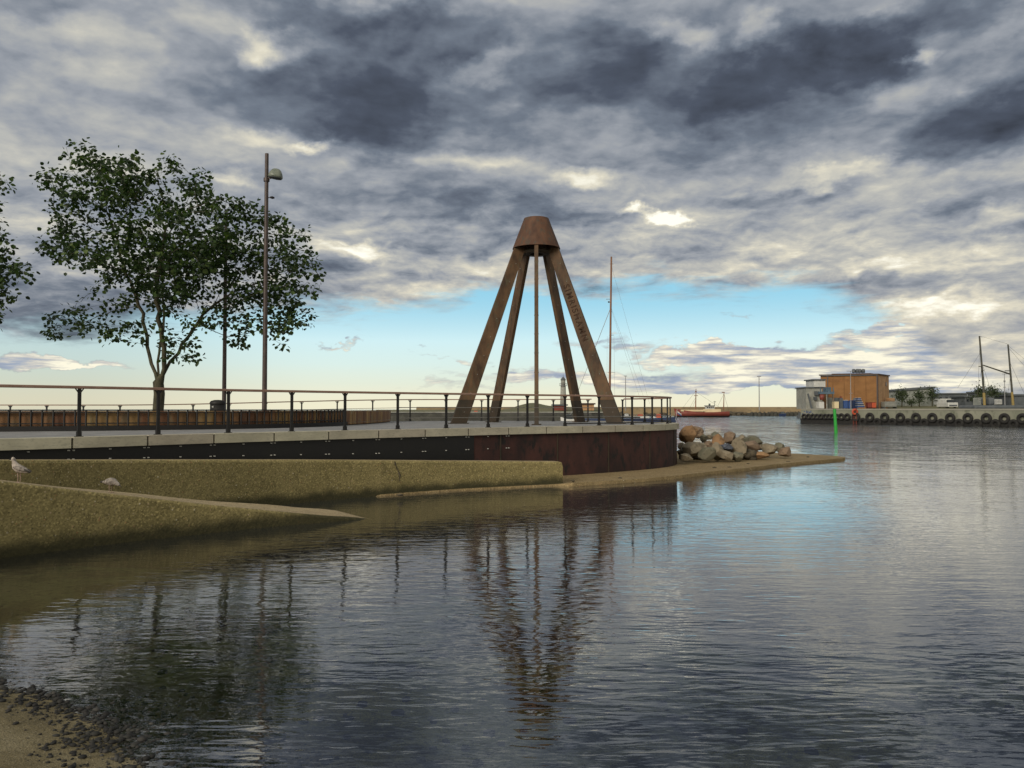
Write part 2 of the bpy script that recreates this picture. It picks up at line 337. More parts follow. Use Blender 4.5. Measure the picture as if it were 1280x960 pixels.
    def wav(scale, ang, st, det=3, seed=0):
        mp = g.new('ShaderNodeMapping'); g.l.new(co, mp.inputs[0]); mp.inputs['Rotation'].default_value = (0, 0, ang); mp.inputs['Scale'].default_value = (st, 1, 1); mp.inputs['Location'].default_value = (seed, seed, 0)
        return g.noise(mp.outputs[0], scale, det, .55, .4).outputs[0]
    h = g.m('MULTIPLY', wav(WAVE[0][0], R(8), .45, 3, 3), WAVE[0][1])
    h = g.m('MULTIPLY_ADD', wav(WAVE[1][0], R(-9), .30, 2, 9), WAVE[1][1], h)
    h = g.m('MULTIPLY_ADD', wav(WAVE[2][0], R(8), .32, 1, 5), WAVE[2][1], h)
    h = g.m('MULTIPLY_ADD', wav(WAVE[3][0], R(-5), .5, 2, 1), WAVE[3][1], h)
    h = g.m('MULTIPLY_ADD', wav(.55, R(4), .45, 5, 7), g.smooth(dist, 24, 75, 0, .17), h)
    calm = g.noise(g.v('MULTIPLY', co, (.6, 1, 1)), .16, 3, .5).outputs[0]
    amp = g.m('MULTIPLY', g.smooth(calm, .35, .65, .6, 1.25), g.smooth(dist, 20, 60, 1.0, 2.0))
    bp = g.new('ShaderNodeBump'); g.l.new(h, bp.inputs['Height']); bp.inputs['Strength'].default_value = 1; g.l.new(amp, bp.inputs['Distance'])
    fr = g.new('ShaderNodeFresnel'); fr.inputs[0].default_value = 2.4; g.l.new(bp.outputs[0], fr.inputs[1])
    gl = g.new('ShaderNodeBsdfGlossy'); gl.inputs['Roughness'].default_value = .02; g.l.new(bp.outputs[0], gl.inputs['Normal'])
    gl.inputs[0].default_value = (1, 1, 1, 1)
    tp = g.new('ShaderNodeBsdfTransparent')
    ms = g.new('ShaderNodeMixShader')
    df = g.new('ShaderNodeBsdfDiffuse'); df.inputs[0].default_value = (.20, .235, .27, 1)
    mt = g.new('ShaderNodeMixShader'); g.l.new(g.smooth(dist, 5, 26, .0, .12), mt.inputs[0]); g.l.new(tp.outputs[0], mt.inputs[1]); g.l.new(df.outputs[0], mt.inputs[2])
    nf = g.noise(g.v('MULTIPLY', co, (1.5, .16, 1)), 1.0, 4, .65).outputs[0]
    nf2 = g.noise(g.v('MULTIPLY', co, (.35, .05, 1)), 1.0, 3, .6).outputs[0]
    fv = g.m('MULTIPLY', g.smooth(nf, .36, .64, .58, 1.22), g.smooth(nf2, .35, .65, .85, 1.1))
    fk = g.smooth(dist, 22, 65)
    ff = g.m('MULTIPLY', g.m('MULTIPLY_ADD', fr.outputs[0], 1.12, .04), g.m('ADD', g.m('MULTIPLY', fv, fk), g.m('SUBTRACT', 1.0, fk)), clamp=True)
    g.l.new(ff, ms.inputs[0]); g.l.new(mt.outputs[0], ms.inputs[1]); g.l.new(gl.outputs[0], ms.inputs[2])
    g.l.new(ms.outputs[0], g.n['Material Output'].inputs[0])
    va = g.new('ShaderNodeVolumeAbsorption'); va.inputs[0].default_value = (.35, .62, .50, 1); va.inputs[1].default_value = .45
    g.l.new(va.outputs[0], g.n['Material Output'].inputs[1])
WAVE = [(1.1, .011), (4.2, .0072), (11.0, .0030), (22, .0006)]
build_materials()

# ------------------------------------------------------------------ mesh helpers
class MB:
    def __init__(s): s.v = []; s.f = []; s.smooth = []
    def add(s, vs, fs, smooth=False):
        o = len(s.v); s.v += [tuple(v) for v in vs]; s.f += [tuple(i+o for i in f) for f in fs]; s.smooth += [smooth]*len(fs)
    def box(s, c, size, rz=0, rx=0, ry=0, top=1.0):
        hx, hy, hz = size[0]/2, size[1]/2, size[2]/2
        Mx = Matrix.Rotation(rz, 3, 'Z') @ Matrix.Rotation(ry, 3, 'Y') @ Matrix.Rotation(rx, 3, 'X')
        vs = [Vector(c)+Mx @ Vector((x*hx*(top if z > 0 else 1), y*hy*(top if z > 0 else 1), z*hz)) for z in (-1, 1) for y in (-1, 1) for x in (-1, 1)]
        s.add(vs, [(0, 2, 3, 1), (4, 5, 7, 6), (0, 1, 5, 4), (2, 6, 7, 3), (0, 4, 6, 2), (1, 3, 7, 5)])
    def beam(s, a, b, w, h, up=(0, 0, 1)):            # rectangular bar from a to b
        a, b = Vector(a), Vector(b); d = (b-a).normalized(); u = Vector(up)
        if abs(d.dot(u)) > .98: u = Vector((0, 1, 0))
        x = d.cross(u).normalized(); y = x.cross(d).normalized()
        vs = [p + x*sx*w/2 + y*sy*h/2 for p in (a, b) for sx, sy in ((-1, -1), (1, -1), (1, 1), (-1, 1))]
        s.add(vs, [(3, 2, 1, 0), (4, 5, 6, 7), (0, 1, 5, 4), (1, 2, 6, 5), (2, 3, 7, 6), (3, 0, 4, 7)])
    def tube(s, pts, rad, n=8, cap=True, smooth=True):
        pts = [Vector(p) for p in pts]; r = rad if hasattr(rad, '__len__') else [rad]*len(pts)
        rings = []; prev = None
        for i, p in enumerate(pts):
            d = (pts[min(i+1, len(pts)-1)]-pts[max(i-1, 0)]).normalized()
            if prev is None: x = d.orthogonal().normalized()
            else: x = (prev - d*prev.dot(d)); x = x.normalized() if x.length > 1e-6 else d.orthogonal().normalized()
            prev = x; y = d.cross(x)
            rings.append([p + (x*math.cos(2*math.pi*k/n)+y*math.sin(2*math.pi*k/n))*r[i] for k in range(n)])
        vs = [v for ring in rings for v in ring]
        fs = [(i*n+k, i*n+(k+1) % n, (i+1)*n+(k+1) % n, (i+1)*n+k) for i in range(len(pts)-1) for k in range(n)]
        s.add(vs, fs, smooth)
        if cap: s.add(rings[0], [tuple(range(n))[::-1]]); s.add(rings[-1], [tuple(range(n))])
    def lathe(s, prof, c=(0, 0, 0), n=24, smooth=True, closed=False):
        vs = [(c[0]+r*math.cos(2*math.pi*k/n), c[1]+r*math.sin(2*math.pi*k/n), c[2]+z) for r, z in prof for k in range(n)]
        m = len(prof)
        fs = [(i*n+k, i*n+(k+1) % n, (i+1)*n+(k+1) % n, (i+1)*n+k) for i in range(m-1) for k in range(n)]
        s.add(vs, fs, smooth)
    def strip(s, A, B, smooth=False):                 # quads between two polylines
        n = len(A); s.add(list(A)+list(B), [(i, i+1, n+i+1, n+i) for i in range(n-1)], smooth)
    def prism(s, poly, z0, z1):                       # flat polygon (x,y) extruded; z1 may be a list
        n = len(poly); zt = z1 if hasattr(z1, '__len__') else [z1]*n
        s.add([(p[0], p[1], z0) for p in poly]+[(p[0], p[1], z) for p, z in zip(poly, zt)],
              [tuple(range(n))[::-1], tuple(range(n, 2*n))]+[(i, (i+1) % n, n+(i+1) % n, n+i) for i in range(n)])
    def lump(s, c, r, seed, sub=2, amp=.25, freq=1.0, squash=(1, 1, 1), cuts=0):
        bm = bmesh.new(); bmesh.ops.create_icosphere(bm, subdivisions=sub, radius=1)
        rr = random.Random(seed); off = Vector((rr.uniform(-50, 50), rr.uniform(-50, 50), rr.uniform(-50, 50)))
        planes = []
        for _ in range(cuts):
            d = Vector((rr.gauss(0, 1), rr.gauss(0, 1), rr.gauss(0, 1))).normalized(); planes.append((d, rr.uniform(.55, .85)))
        rot = Matrix.Rotation(rr.uniform(0, 6.28), 3, 'Z')
        vs = []
        for v in bm.verts:
            p = v.co.normalized()*(1+amp*mnoise.noise(v.co*freq+off)+amp*.4*mnoise.noise(v.co*freq*3+off)+(amp*.16*mnoise.noise(v.co*freq*8+off) if sub > 3 else 0))
            for d, h in planes:
                e = p.dot(d)-h
                if e > 0: p -= d*e*.96
            vs.append(Vector(c)+rot @ Vector((p.x*r[0]*squash[0], p.y*r[1]*squash[1], p.z*r[2]*squash[2])))
        fs = [tuple(v.index for v in f.verts) for f in bm.faces]
        s.add(vs, fs, sub < 4); bm.free()
    def build(s, name, mat, parent=None, origin=None, bevel=0):
        me = bpy.data.meshes.new(name)
        o = bpy.data.objects.new(name, me)
        off = Vector((0, 0, 0))
        if parent is not None: off = parent_world(parent)
        elif origin is not None: off = Vector(origin)
        vs = [(v[0]-off[0], v[1]-off[1], v[2]-off[2]) for v in s.v]
        me.from_pydata(vs, [], s.f); me.update()
        me.polygons.foreach_set('use_smooth', s.smooth)
        me.materials.append(M[mat] if isinstance(mat, str) else mat)
        bm = bmesh.new(); bm.from_mesh(me); bmesh.ops.recalc_face_normals(bm, faces=bm.faces); bm.to_mesh(me); bm.free()
        COL.objects.link(o)
        if parent is not None: o.parent = parent
        elif origin is not None: o.location = off
        if bevel:
            bv = o.modifiers.new('bevel', 'BEVEL'); bv.width = bevel; bv.segments = 2; bv.limit_method = 'ANGLE'
        return o
def parent_world(o):
    v = Vector((0, 0, 0))
    while o is not None: v += o.location; o = o.parent
    return v
def thing(name, loc, label, cat, group=None):
    o = bpy.data.objects.new(name, None); COL.objects.link(o); o.location = loc; o.empty_display_size = .3
    o['label'] = label; o['category'] = cat
    if group: o['group'] = group
    return o
def tag(o, label, cat, group=None):
    o['label'] = label; o['category'] = cat
    if group: o['group'] = group
    return o
def kind(o, k='structure'): o['kind'] = k; return o
def copy_tree(o, parent=None):
    c = o.copy(); COL.objects.link(c); c.parent = parent
    for ch in list(o.children): copy_tree(ch, c)
    return c
def catmull(P, n):                                    # resample polyline smoothly into n points, even spacing
    P = [Vector(p) for p in P]; Q = [P[0]*2-P[1]]+P+[P[-1]*2-P[-2]]; fine = []
    for i in range(1, len(Q)-2):
        for k in range(20):
            t = k/20; a, b, c, d = Q[i-1:i+3]
            fine.append(.5*((2*b)+(c-a)*t+(2*a-5*b+4*c-d)*t*t+(3*b-a-3*c+d)*t**3))
    fine.append(P[-1])
    L = [0]
    for i in range(1, len(fine)): L.append(L[-1]+(fine[i]-fine[i-1]).length)
    out = []; j = 0
    for k in range(n):
        s = L[-1]*k/(n-1)
        while j < len(L)-2 and L[j+1] < s: j += 1
        t = (s-L[j])/max(1e-9, L[j+1]-L[j]); out.append(fine[j].lerp(fine[j+1], min(1, max(0, t))))
    return out
def offset(P, d):                                     # offset polyline to its right side by d
    out = []
    for i, p in enumerate(P):
        t = (P[min(i+1, len(P)-1)]-P[max(i-1, 0)]).normalized(); out.append(Vector((p.x+t.y*d, p.y-t.x*d, p.z)))
    return out

# ------------------------------------------------------------------ ground and water
SHORE = [(-60, 14), (-30, 13), (-14, 11.3), (-8, 8.9), (-5.3, 7.75), (-3.6, 6.65), (-2.3, 5.35), (-.6, 4.1), (2, 3.2), (6, 2.9), (12, 2.0), (40, -6), (120, -30)]
def shore_dist(x, y):                                 # >0 on the water side
    best = 1e9; sgn = 1
    for (ax, ay), (bx, by) in zip(SHORE, SHORE[1:]):
        dx, dy = bx-ax, by-ay; t = max(0, min(1, ((x-ax)*dx+(y-ay)*dy)/(dx*dx+dy*dy)))
        qx, qy = ax+dx*t, ay+dy*t; d = math.hypot(x-qx, y-qy)
        if d < best: best = d; sgn = 1 if (dx*(y-ay)-dy*(x-ax)) > 0 else -1
    return best*sgn
def ground_z(x, y):
    d = shore_dist(x, y)
    if d < 0: z = min(.9, -d*.17)
    elif d < 5: z = -d*.062
    else: z = -.31-(d-5)*.17
    z = max(z, -3.2)
    n = mnoise.noise(Vector((x*.7, y*.7, 0)))*.06+mnoise.noise(Vector((x*2.6, y*2.6, 3)))*.025
    return z+n*min(1, .3+abs(d)*.3)
def axis(lo, hi, c0, c1, fine):
    a = list(np.arange(c0, c1, fine)); st = fine
    while a[-1] < hi: st *= 1.35; a.append(min(hi, a[-1]+st))
    st = fine
    while a[0] > lo: st *= 1.35; a.insert(0, max(lo, a[0]-st))
    return a
xs = axis(-4500, 4500, -13, 9, .16); ys = axis(-300, 4600, -1, 13, .16)
mb = MB(); nx = len(xs)
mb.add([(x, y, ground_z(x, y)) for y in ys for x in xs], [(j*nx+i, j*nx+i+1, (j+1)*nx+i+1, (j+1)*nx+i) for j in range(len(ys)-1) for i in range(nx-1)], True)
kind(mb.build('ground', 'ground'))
mb = MB(); mb.box((0, 2100, -3.0), (8900, 4700, 6.0)); kind(mb.build('water', 'water'))

# dark weed and pebbles along the water's edge
mb = MB(); r2 = random.Random(3)
bm = bmesh.new(); bmesh.ops.create_icosphere(bm, subdivisions=1, radius=1)
ico = [v.co.copy() for v in bm.verts]; icf = [tuple(v.index for v in f.verts) for f in bm.faces]; bm.free()
def pebble(x, y, r, mbb):
    q = Matrix.Rotation(r2.uniform(0, 6.28), 3, 'Z'); s = (r*r2.uniform(.7, 1.3), r*r2.uniform(.7, 1.3), r*r2.uniform(.3, .8)); z = ground_z(x, y)+s[2]*.4
    mbb.add([Vector((x, y, z))+q @ Vector((v.x*s[0]*r2.uniform(.85, 1.15), v.y*s[1]*r2.uniform(.85, 1.15), v.z*s[2])) for v in ico], icf, True)
cnt = 0
while cnt < 14000:
    x = r2.uniform(-9, 5); y = r2.uniform(2.6, 10); d = shore_dist(x, y)
    w = .22 if x < -3.4 else (.45 if x < -1.6 else .7)
    cl = mnoise.noise(Vector((x*1.3, y*1.3, 7)))
    if abs(d-.10) < w*(1+cl*.9)*abs(r2.gauss(0, .8)) + .02 and -0.6 < d < 1.4:
        pebble(x, y, r2.choice([.007, .009, .012, .012, .016, .020, .028])*r2.uniform(.7, 1.2), mb); cnt += 1
for _ in range(900):
    x = r2.uniform(-9, 8); y = r2.uniform(2.6, 11); d = shore_dist(x, y)
    if d > .4: pebble(x, y, r2.uniform(.02, .06), mb)
    elif r2.random() < .25: pebble(x, y, r2.uniform(.008, .02), mb)
o = mb.build('shore_pebbles', 'pebble'); kind(o, 'stuff'); tag(o, 'band of wet dark pebbles and weed along the edge of the sandy beach', 'pebbles')

# ------------------------------------------------------------------ pier
ZD = 1.86
NEAR = [(-20, 6.6), (-16.5, 10.2), (-13.4, 13.6), (-11.0, 16.2), (-9.58, 17.70), (-8.44, 19.08), (-7.22, 20.5), (-5.95, 21.8), (-4.66, 23.08), (-3.32, 24.3), (-1.97, 25.47), (-.60, 26.6), (.76, 27.7), (2.13, 28.7), (3.5, 29.75), (4.85, 30.95), (5.9, 32.05), (6.75, 33.35), (7.3, 35.0), (7.3, 36.8), (6.6, 38.8), (5.2, 40.7), (3.0, 42.2)]
FAR = [(3.0, 42.2), (0, 42.8), (-4, 42.4), (-9, 41.4), (-15, 40.6), (-24, 40), (-34, 40), (-48, 41)]
def dz(x, y):
    a = max(0, min(1, (-x-4)/16)); b = max(0, min(1, (y-29)/9)); a = a*a*(3-2*a); b = b*b*(3-2*b)
    return ZD-.30*a*b
near = catmull([(x, y, 0) for x, y in NEAR], 90)
far = catmull([(x, y, 0) for x, y in FAR], 90)[::-1]
pier = thing('pier', (0, 34, 0), 'curved pier with pale stone edge over black and rust steel sides, carrying the conical monument', 'pier')
mb = MB(); rows = 14; vs = []
for j in range(rows+1):
    for i in range(90):
        p = near[i].lerp(far[i], j/rows); vs.append((p.x, p.y, dz(p.x, p.y)-.004))
mb.add(vs, [(j*90+i, j*90+i+1, (j+1)*90+i+1, (j+1)*90+i) for j in range(rows) for i in range(89)], True)
mb.build('deck', 'asphalt', pier)
mb = MB()       # far side and underside walls
lo = [Vector((p.x, p.y, -3)) for p in far]; hi = [Vector((p.x, p.y, dz(p.x, p.y)-.02)) for p in far]; mb.strip(lo, hi)
mb.build('rear_wall', 'quay_dark', pier)
# stone edging: one block after another with open joints
def edge_pts(P, step):
    L = [0]
    for i in range(1, len(P)): L.append(L[-1]+(P[i]-P[i-1]).length)
    n = max(2, int(L[-1]/step)+1); return catmull(P, n)
mb = MB(); ep = catmull([(x, y, 0) for x, y in NEAR], 29*6+1); inn = offset(ep, -.55)
for b in range(29):
    I = range(b*6, b*6+7); g0 = .010
    A = [ep[i].copy() for i in I]; B = [inn[i].copy() for i in I]
    A[0] = A[0].lerp(A[1], g0*8); A[-1] = A[-1].lerp(A[-2], g0*8); B[0] = B[0].lerp(B[1], g0*8); B[-1] = B[-1].lerp(B[-2], g0*8)
    At = [Vector((p.x, p.y, ZD+.012)) for p in A]; Ab = [Vector((p.x, p.y, ZD-.225)) for p in A]
    Bt = [Vector((p.x, p.y, ZD+.012)) for p in B]; Bb = [Vector((p.x, p.y, ZD-.225)) for p in B]
    n = 7; vs = At+Ab+Bt+Bb
    fs = [(i, i+1, n+i+1, n+i) for i in range(6)]+[(2*n+i, 2*n+i+1, i+1, i) for i in range(6)]+[(3*n+i, 3*n+i+1, 2*n+i+1, 2*n+i) for i in range(6)]+[(n+i, n+i+1, 3*n+i+1, 3*n+i) for i in range(6)]
    fs += [(0, n, 3*n, 2*n), (n-1, 2*n-1, 4*n-1, 3*n-1)]
    mb.add(vs, fs)
mb.build('edge_stones', 'kerb_stone', pier)
mb = MB(); iD = next(i for i, p in enumerate(ep) if p.y > 12 and 640+1000*p.x/p.y > 592)
mb.strip([Vector((p.x, p.y, -2)) for p in offset(ep, -.10)[iD:]], [Vector((p.x, p.y, ZD-.20)) for p in offset(ep, -.10)[iD:]], True)
dr = mb.build('drum_wall', 'corten_drum', pier)
for i in range(iD+4, 175, 9):
    p = offset(ep, -.095)[i]; t = (ep[min(i+1, 174)]-ep[i-1]).normalized(); mb = MB(); mb.box((p.x, p.y, .85), (.05, .03, 1.56), math.atan2(t.y, t.x)); mb.build('plate_seam', 'corten_foot', dr)
mb = MB(); fa = offset(ep, -.08)[:iD+1]
mb.strip([Vector((p.x, p.y, .2)) for p in fa], [Vector((p.x, p.y, ZD-.20)) for p in fa], True)
fb = mb.build('bridge_girder', 'fascia', pier)
pf = offset(ep, -.06)
for i in range(24, iD+8):
    if i % 6 in (0, 3):
        for dt in ((-.05, .05) if i % 6 == 0 else (0,)):
            t = (pf[i+1]-pf[i-1]).normalized(); p = pf[i]+t*dt
            for z in (ZD-.275, 1.60-.42*max(0, min(1, (i-24)/60))):
                mb = MB(); mb.box((p.x, p.y, z), (.024, .05, .024), math.atan2(t.y, t.x)+.78); mb.build('bolt', 'rivet', fb)


# railing posts by their place along the near edge
def post_mesh(H, w=.068, foot=True):
    mb = MB(); mb.box((0, 0, H/2-.01), (w, .05, H-.02))
    mb.box((0, 0, .06), (w*1.35, .09, .12)) if foot else None
    mb.box((0, 0, .008), (.16, .12, .016))
    for s in (-1, 1): mb.beam((s*w*.4, 0, H-.10), (s*.085, 0, H-.018), .03, .02)
    mb.box((0, 0, H-.012), (.20, .05, .016))
    return mb
rail = thing('near_railing', (0, 28, ZD), 'black post railing with brown wooden handrail along the near edge of the pier', 'railing')
rp = offset(catmull([(x, y, 0) for x, y in NEAR], 400), -.36)
mb = MB(); hp = [Vector((p.x, p.y, ZD+1.125)) for p in rp[:372]]
def sweep_rect(mb, P, w, h):
    n = len(P); a = offset(P, w/2); b = offset(P, -w/2); up = Vector((0, 0, h/2))
    vs = [p+up for p in a]+[p-up for p in a]+[p-up for p in b]+[p+up for p in b]
    fs = []
    for i in range(n-1):
        for k in range(4): fs.append((k*n+i, k*n+i+1, ((k+1) % 4)*n+i+1, ((k+1) % 4)*n+i))
    fs += [(0, n, 2*n, 3*n), (n-1, 4*n-1, 3*n-1, 2*n-1)]
    mb.add(vs, fs)
sweep_rect(mb, hp[::3], .11, .065)
mb.build('handrail', 'handrail', rail, bevel=.012)
POST_PX = [95, 193, 281, 360, 431, 496, 555, 609, 659, 705, 748, 788, 815, 834]
def along(P, target):     # index of first point whose bearing passes the pixel column
    for i, p in enumerate(P):
        if p.y > 12 and 640+1000*p.x/p.y >= target: return i
    return len(P)-1
pm = None; idxs = [along(rp, px) for px in POST_PX]
step = idxs[1]-idxs[0]
idxs = [idxs[0]-3*step, idxs[0]-2*step, idxs[0]-step]+idxs
k = idxs[-1]
while k+14 < 372: k += 14; idxs.append(k)
for i in idxs:
    p = rp[i]; t = (rp[i+1]-rp[i-1]).normalized()
    if pm is None: pm = post_mesh(1.10).build('post', 'black_steel'); o = pm
    else: o = pm.copy(); COL.objects.link(o)
    o.parent = rail; o.location = (p.x, p.y-28, 0.012); o.rotation_euler = (0, 0, math.atan2(t.y, t.x))
i0 = idxs[8]
for z in (.68, .35):
    mb = MB(); mb.tube([Vector((p.x, p.y, ZD+z)) for p in rp[i0:idxs[-1]+1:4]], .010, 6); mb.build('wire', 'cable', rail)
mb = MB(); mb.tube([Vector((p.x, p.y, ZD+.10)) for p in rp[idxs[12]:idxs[-1]+1:4]], .02, 6); mb.build('bottom_rail', 'black_steel', rail)

rail2 = thing('far_railing', (0, 40, 1.7), 'thin brown topped railing along the far side of the pier beyond the cladded wall', 'railing')
fr_ = offset(catmull([(x, y, 0) for x, y in [(4.2, 40.9), (2.4, 41.7), (0, 42.2)]+FAR[2:]], 300), -.45)
fr_ = [Vector((p.x, p.y, dz(p.x, p.y))) for p in fr_]
mb = MB(); sweep_rect(mb, [p+Vector((0, 0, 1.125)) for p in fr_[::4]], .09, .05); mb.build('handrail', 'handrail', rail2)
L = 0; last = -9; pm2 = None
for i in range(1, 299):
    L += (fr_[i]-fr_[i-1]).length
    if L-last > 1.75:
        last = L; p = fr_[i]; t = (fr_[i+1]-fr_[i-1]).normalized()
        if pm2 is None: pm2 = post_mesh(1.10).build('post', 'black_steel'); o = pm2
        else: o = pm2.copy(); COL.objects.link(o)
        o.parent = rail2; o.location = (p.x, p.y-40, p.z-1.7); o.rotation_euler = (0, 0, math.atan2(t.y, t.x))
for z in (.70, .38):
    mb = MB(); mb.tube([p+Vector((0, 0, z)) for p in fr_[:110:4]], .011, 6); mb.build('wire', 'cable', rail2)

# cladded wall with black lattice
WPX = [(-160, 21.8), (-60, 22.2), (0, 22.6), (150, 23.8), (300, 25.8), (385, 28.2), (430, 31.0), (462, 34.6), (484, 38.6), (490, 41.0)]
wp = [Vector(((px-640)/1000*Y, Y, 0)) for px, Y in WPX]
Lw = sum((b-a).length for a, b in zip(wp, wp[1:])); NW = int(Lw/.275)
wl = catmull(wp, NW+1)
wall = thing('cladded_wall', (wl[0].x, wl[0].y, ZD), 'low curved wall of rusty brown panels behind a black lattice on the pier', 'wall')
mb = MB(); inn = offset(wl, -.06); inn2 = offset(wl, -.30)
for i in range(NW):
    a, b = inn[i], inn[i+1]; a2, b2 = a.lerp(b, .06), a.lerp(b, .94); d = (b-a).normalized()
    base = dz(a.x, a.y); jit = .0
    n = Vector((d.y, -d.x, 0))*-.03
    z0, z1 = base+.03, base+.575 if dz(a.x, a.y) > 1.8 else ZD+.575
    q = [a2, b2, b2+n, a2+n]
    mb.add([(p.x, p.y, z0) for p in q]+[(p.x, p.y, ZD+.575) for p in q], [(0, 1, 2, 3), (7, 6, 5, 4), (0, 4, 5, 1), (1, 5, 6, 2), (2, 6, 7, 3), (3, 7, 4, 0)])
mb.build('panels', 'panel_wood', wall)
mb = MB()
for i in range(NW):
    a, b = inn[i], inn[i+1]
    for f in (.2, .8):
        p = a.lerp(b, f)
        for z in (ZD+.53, ZD+.10): mb.box((p.x, p.y-.008, z), (.018, .02, .018))
mb.build('screws', 'rivet', wall)
mb = MB(); core = offset(wl, -.12)
vs0 = [Vector((p.x, p.y, 1.5)) for p in core]; vs1 = [Vector((p.x, p.y, ZD+.56)) for p in core]; vs2 = [Vector((p.x, p.y, ZD+.56)) for p in inn2]; vs3 = [Vector((p.x, p.y, 1.5)) for p in inn2]
mb.strip(vs0, vs1); mb.strip(vs1, vs2); mb.strip(vs2, vs3); mb.build('core', 'soil', wall)
nl_ = next(i for i, p in enumerate(wl) if 640+1000*p.x/p.y > 432)
lat = [p.copy() for p in offset(wl, .05)[:nl_]]
mb = MB()
for z, w, h in ((ZD+.60, .06, .035), (ZD+.53, .025, .028), (ZD+.215, .03, .032)):
    sweep_rect(mb, [Vector((p.x, p.y, z)) for p in lat], w, h)
for p in lat: mb.box((p.x, p.y, ZD+.30), (.032, .05, .59))
mb.build('lattice', 'black_steel', wall)
mb = MB(); sweep_rect(mb, [Vector((p.x, p.y, ZD+.065)) for p in lat], .16, .15); mb.build('plinth', 'black_steel', wall)

# ------------------------------------------------------------------ concrete walls in the water
WA = [(-200, 12.4), (-80, 13.7), (0, 14.9), (100, 16.5), (200, 18.2), (380, 21.4), (550, 24.2), (640, 25.45), (700, 26.2)]
wa = catmull([((px-640)/1000*Y, Y, 0) for px, Y in WA], 60)
def wa_top(p):
    px = 640+1000*p.x/p.y; yy = 575 if px < 380 else 575+(px-380)/320*2.2
    return EYE+ray(px, yy).z/ray(px, yy).y*p.y
# keep the top a straight ramp in space
z0_, z1_ = wa_top(wa[8]), wa_top(wa[-1])
quay_w = thing('concrete_quay_wall', (wa[30].x, wa[30].y, 0), 'long flat topped olive concrete wall standing in the water before the pier', 'wall')
mb = MB(); tops = [wa_top(p) for p in wa]; back = offset(wa, -.42)
n = len(wa); r_ = .06
sec = []
for i, p in enumerate(wa):
    q = back[i]; zt = tops[i]; e = (q-p).normalized()
    sec.append([Vector((p.x, p.y, -1.6)), Vector((p.x, p.y, zt-r_)), Vector((p.x, p.y, zt))+e*r_*.3-Vector((0, 0, r_*.3)), Vector((p.x, p.y, zt))+e*r_, Vector((q.x, q.y, zt)), Vector((q.x, q.y, -1.6))])
vs = [v for s_ in sec for v in s_]
mb.add(vs, [(i*6+k, (i+1)*6+k, (i+1)*6+k+1, i*6+k+1) for i in range(n-1) for k in (0, 1, 2, 4)], False)
# rounded end
d = (wa[-1]-wa[-2]).normalized(); endr = []
for v in sec[-1]: endr.append(v)
c1 = [v+d*.07+Vector((0, 0, -.02 if 0 < i < 5 else 0)) for i, v in enumerate(sec[-1])]; c2 = [v+d*.10+Vector((0, 0, -.12 if 0 < i < 5 else 0)) for i, v in enumerate(sec[-1])]
mb.add(sec[-1]+c1+c2, [(k, k+1, 7+k, 6+k) for k in range(5)]+[(6+k, 7+k, 13+k, 12+k) for k in range(5)]+[(12, 13, 14, 15, 16, 17)])
mb.build('wall_body', 'concrete', quay_w)
mb = MB(); mb.strip([s_[3]+Vector((0, 0, .002)) for s_ in sec], [s_[4]+Vector((0, 0, .002)) for s_ in sec]); mb.build('coping', 'concrete_pale', quay_w)
# crack in the wall
ci = min(range(n), key=lambda i: abs(640+1000*wa[i].x/wa[i].y-492)); cp = wa[ci]; mb = MB(); rr = random.Random(5); pp = Vector((cp.x, cp.y-.008, tops[ci]-.02)); pl = [pp.copy()]
for _ in range(9):
    pp = pp+Vector((rr.uniform(-.03, .045), 0, -.07)); pl.append(pp.copy())
t = (wa[ci+1]-wa[ci-1]).normalized()
pl = [Vector((cp.x, cp.y, 0))+Vector((t.x, t.y, 0))*(q.x-cp.x)+Vector((t.y, -t.x, 0))*.004+Vector((0, 0, q.z)) for q in pl]
mb.tube(pl, [.012, .02, .010, .016, .008, .026, .03, .014, .01, .004], 5)
mb.build('crack', 'soil', quay_w)

WB = [(-420, 9.6, 2.1), (-200, 11.4, 1.78), (-80, 12.6, 1.50), (0, 13.4, 1.30), (80, 14.2, 1.09), (160, 15.06, .87), (250, 16.0, .61), (330, 16.9, .37), (400, 17.6, .17), (470, 18.4, -.05), (540, 19.3, -.6)]
wb = catmull([((px-640)/1000*Y, Y, z) for px, Y, z in WB], 60)
bw = [1.25+.55*max(0, min(1, (i-22)/30)) for i in range(60)]
ramp = thing('slipway_wall', (wb[25].x, wb[25].y, 0), 'sloping olive concrete slipway wall running down into the water in front, two gulls on it', 'slipway wall')
mb = MB(); sec = []
for i, p in enumerate(wb):
    t = (wb[min(i+1, 59)]-wb[max(i-1, 0)]); t.z = 0; t.normalize(); e = Vector((-t.y, t.x, 0)); w = bw[i]; r_ = .05
    f = Vector((p.x, p.y, 0)); zt = p.z
    sec.append([f+Vector((0, 0, -1.5)), f+Vector((0, 0, zt-r_)), f+e*r_*.3+Vector((0, 0, zt-r_*.3)), f+e*r_+Vector((0, 0, zt)), f+e*w+Vector((0, 0, zt+.01)), f+e*w+Vector((0, 0, -1.5))])
mb.add([v for s_ in sec for v in s_], [(i*6+k, (i+1)*6+k, (i+1)*6+k+1, i*6+k+1) for i in range(59) for k in (0, 1, 2, 4)], False)
mb.build('wall_body', 'concrete', ramp)
mb = MB(); mb.strip([s_[3]+Vector((0, 0, .002)) for s_ in sec], [s_[4]+Vector((0, 0, .002)) for s_ in sec]); mb.build('coping', 'concrete_pale', ramp)
def ramp_top(px, f=.5):
    i = min(range(60), key=lambda i: abs(640+1000*wb[i].x/wb[i].y-px)); return sec[i][3].lerp(sec[i][4], f)

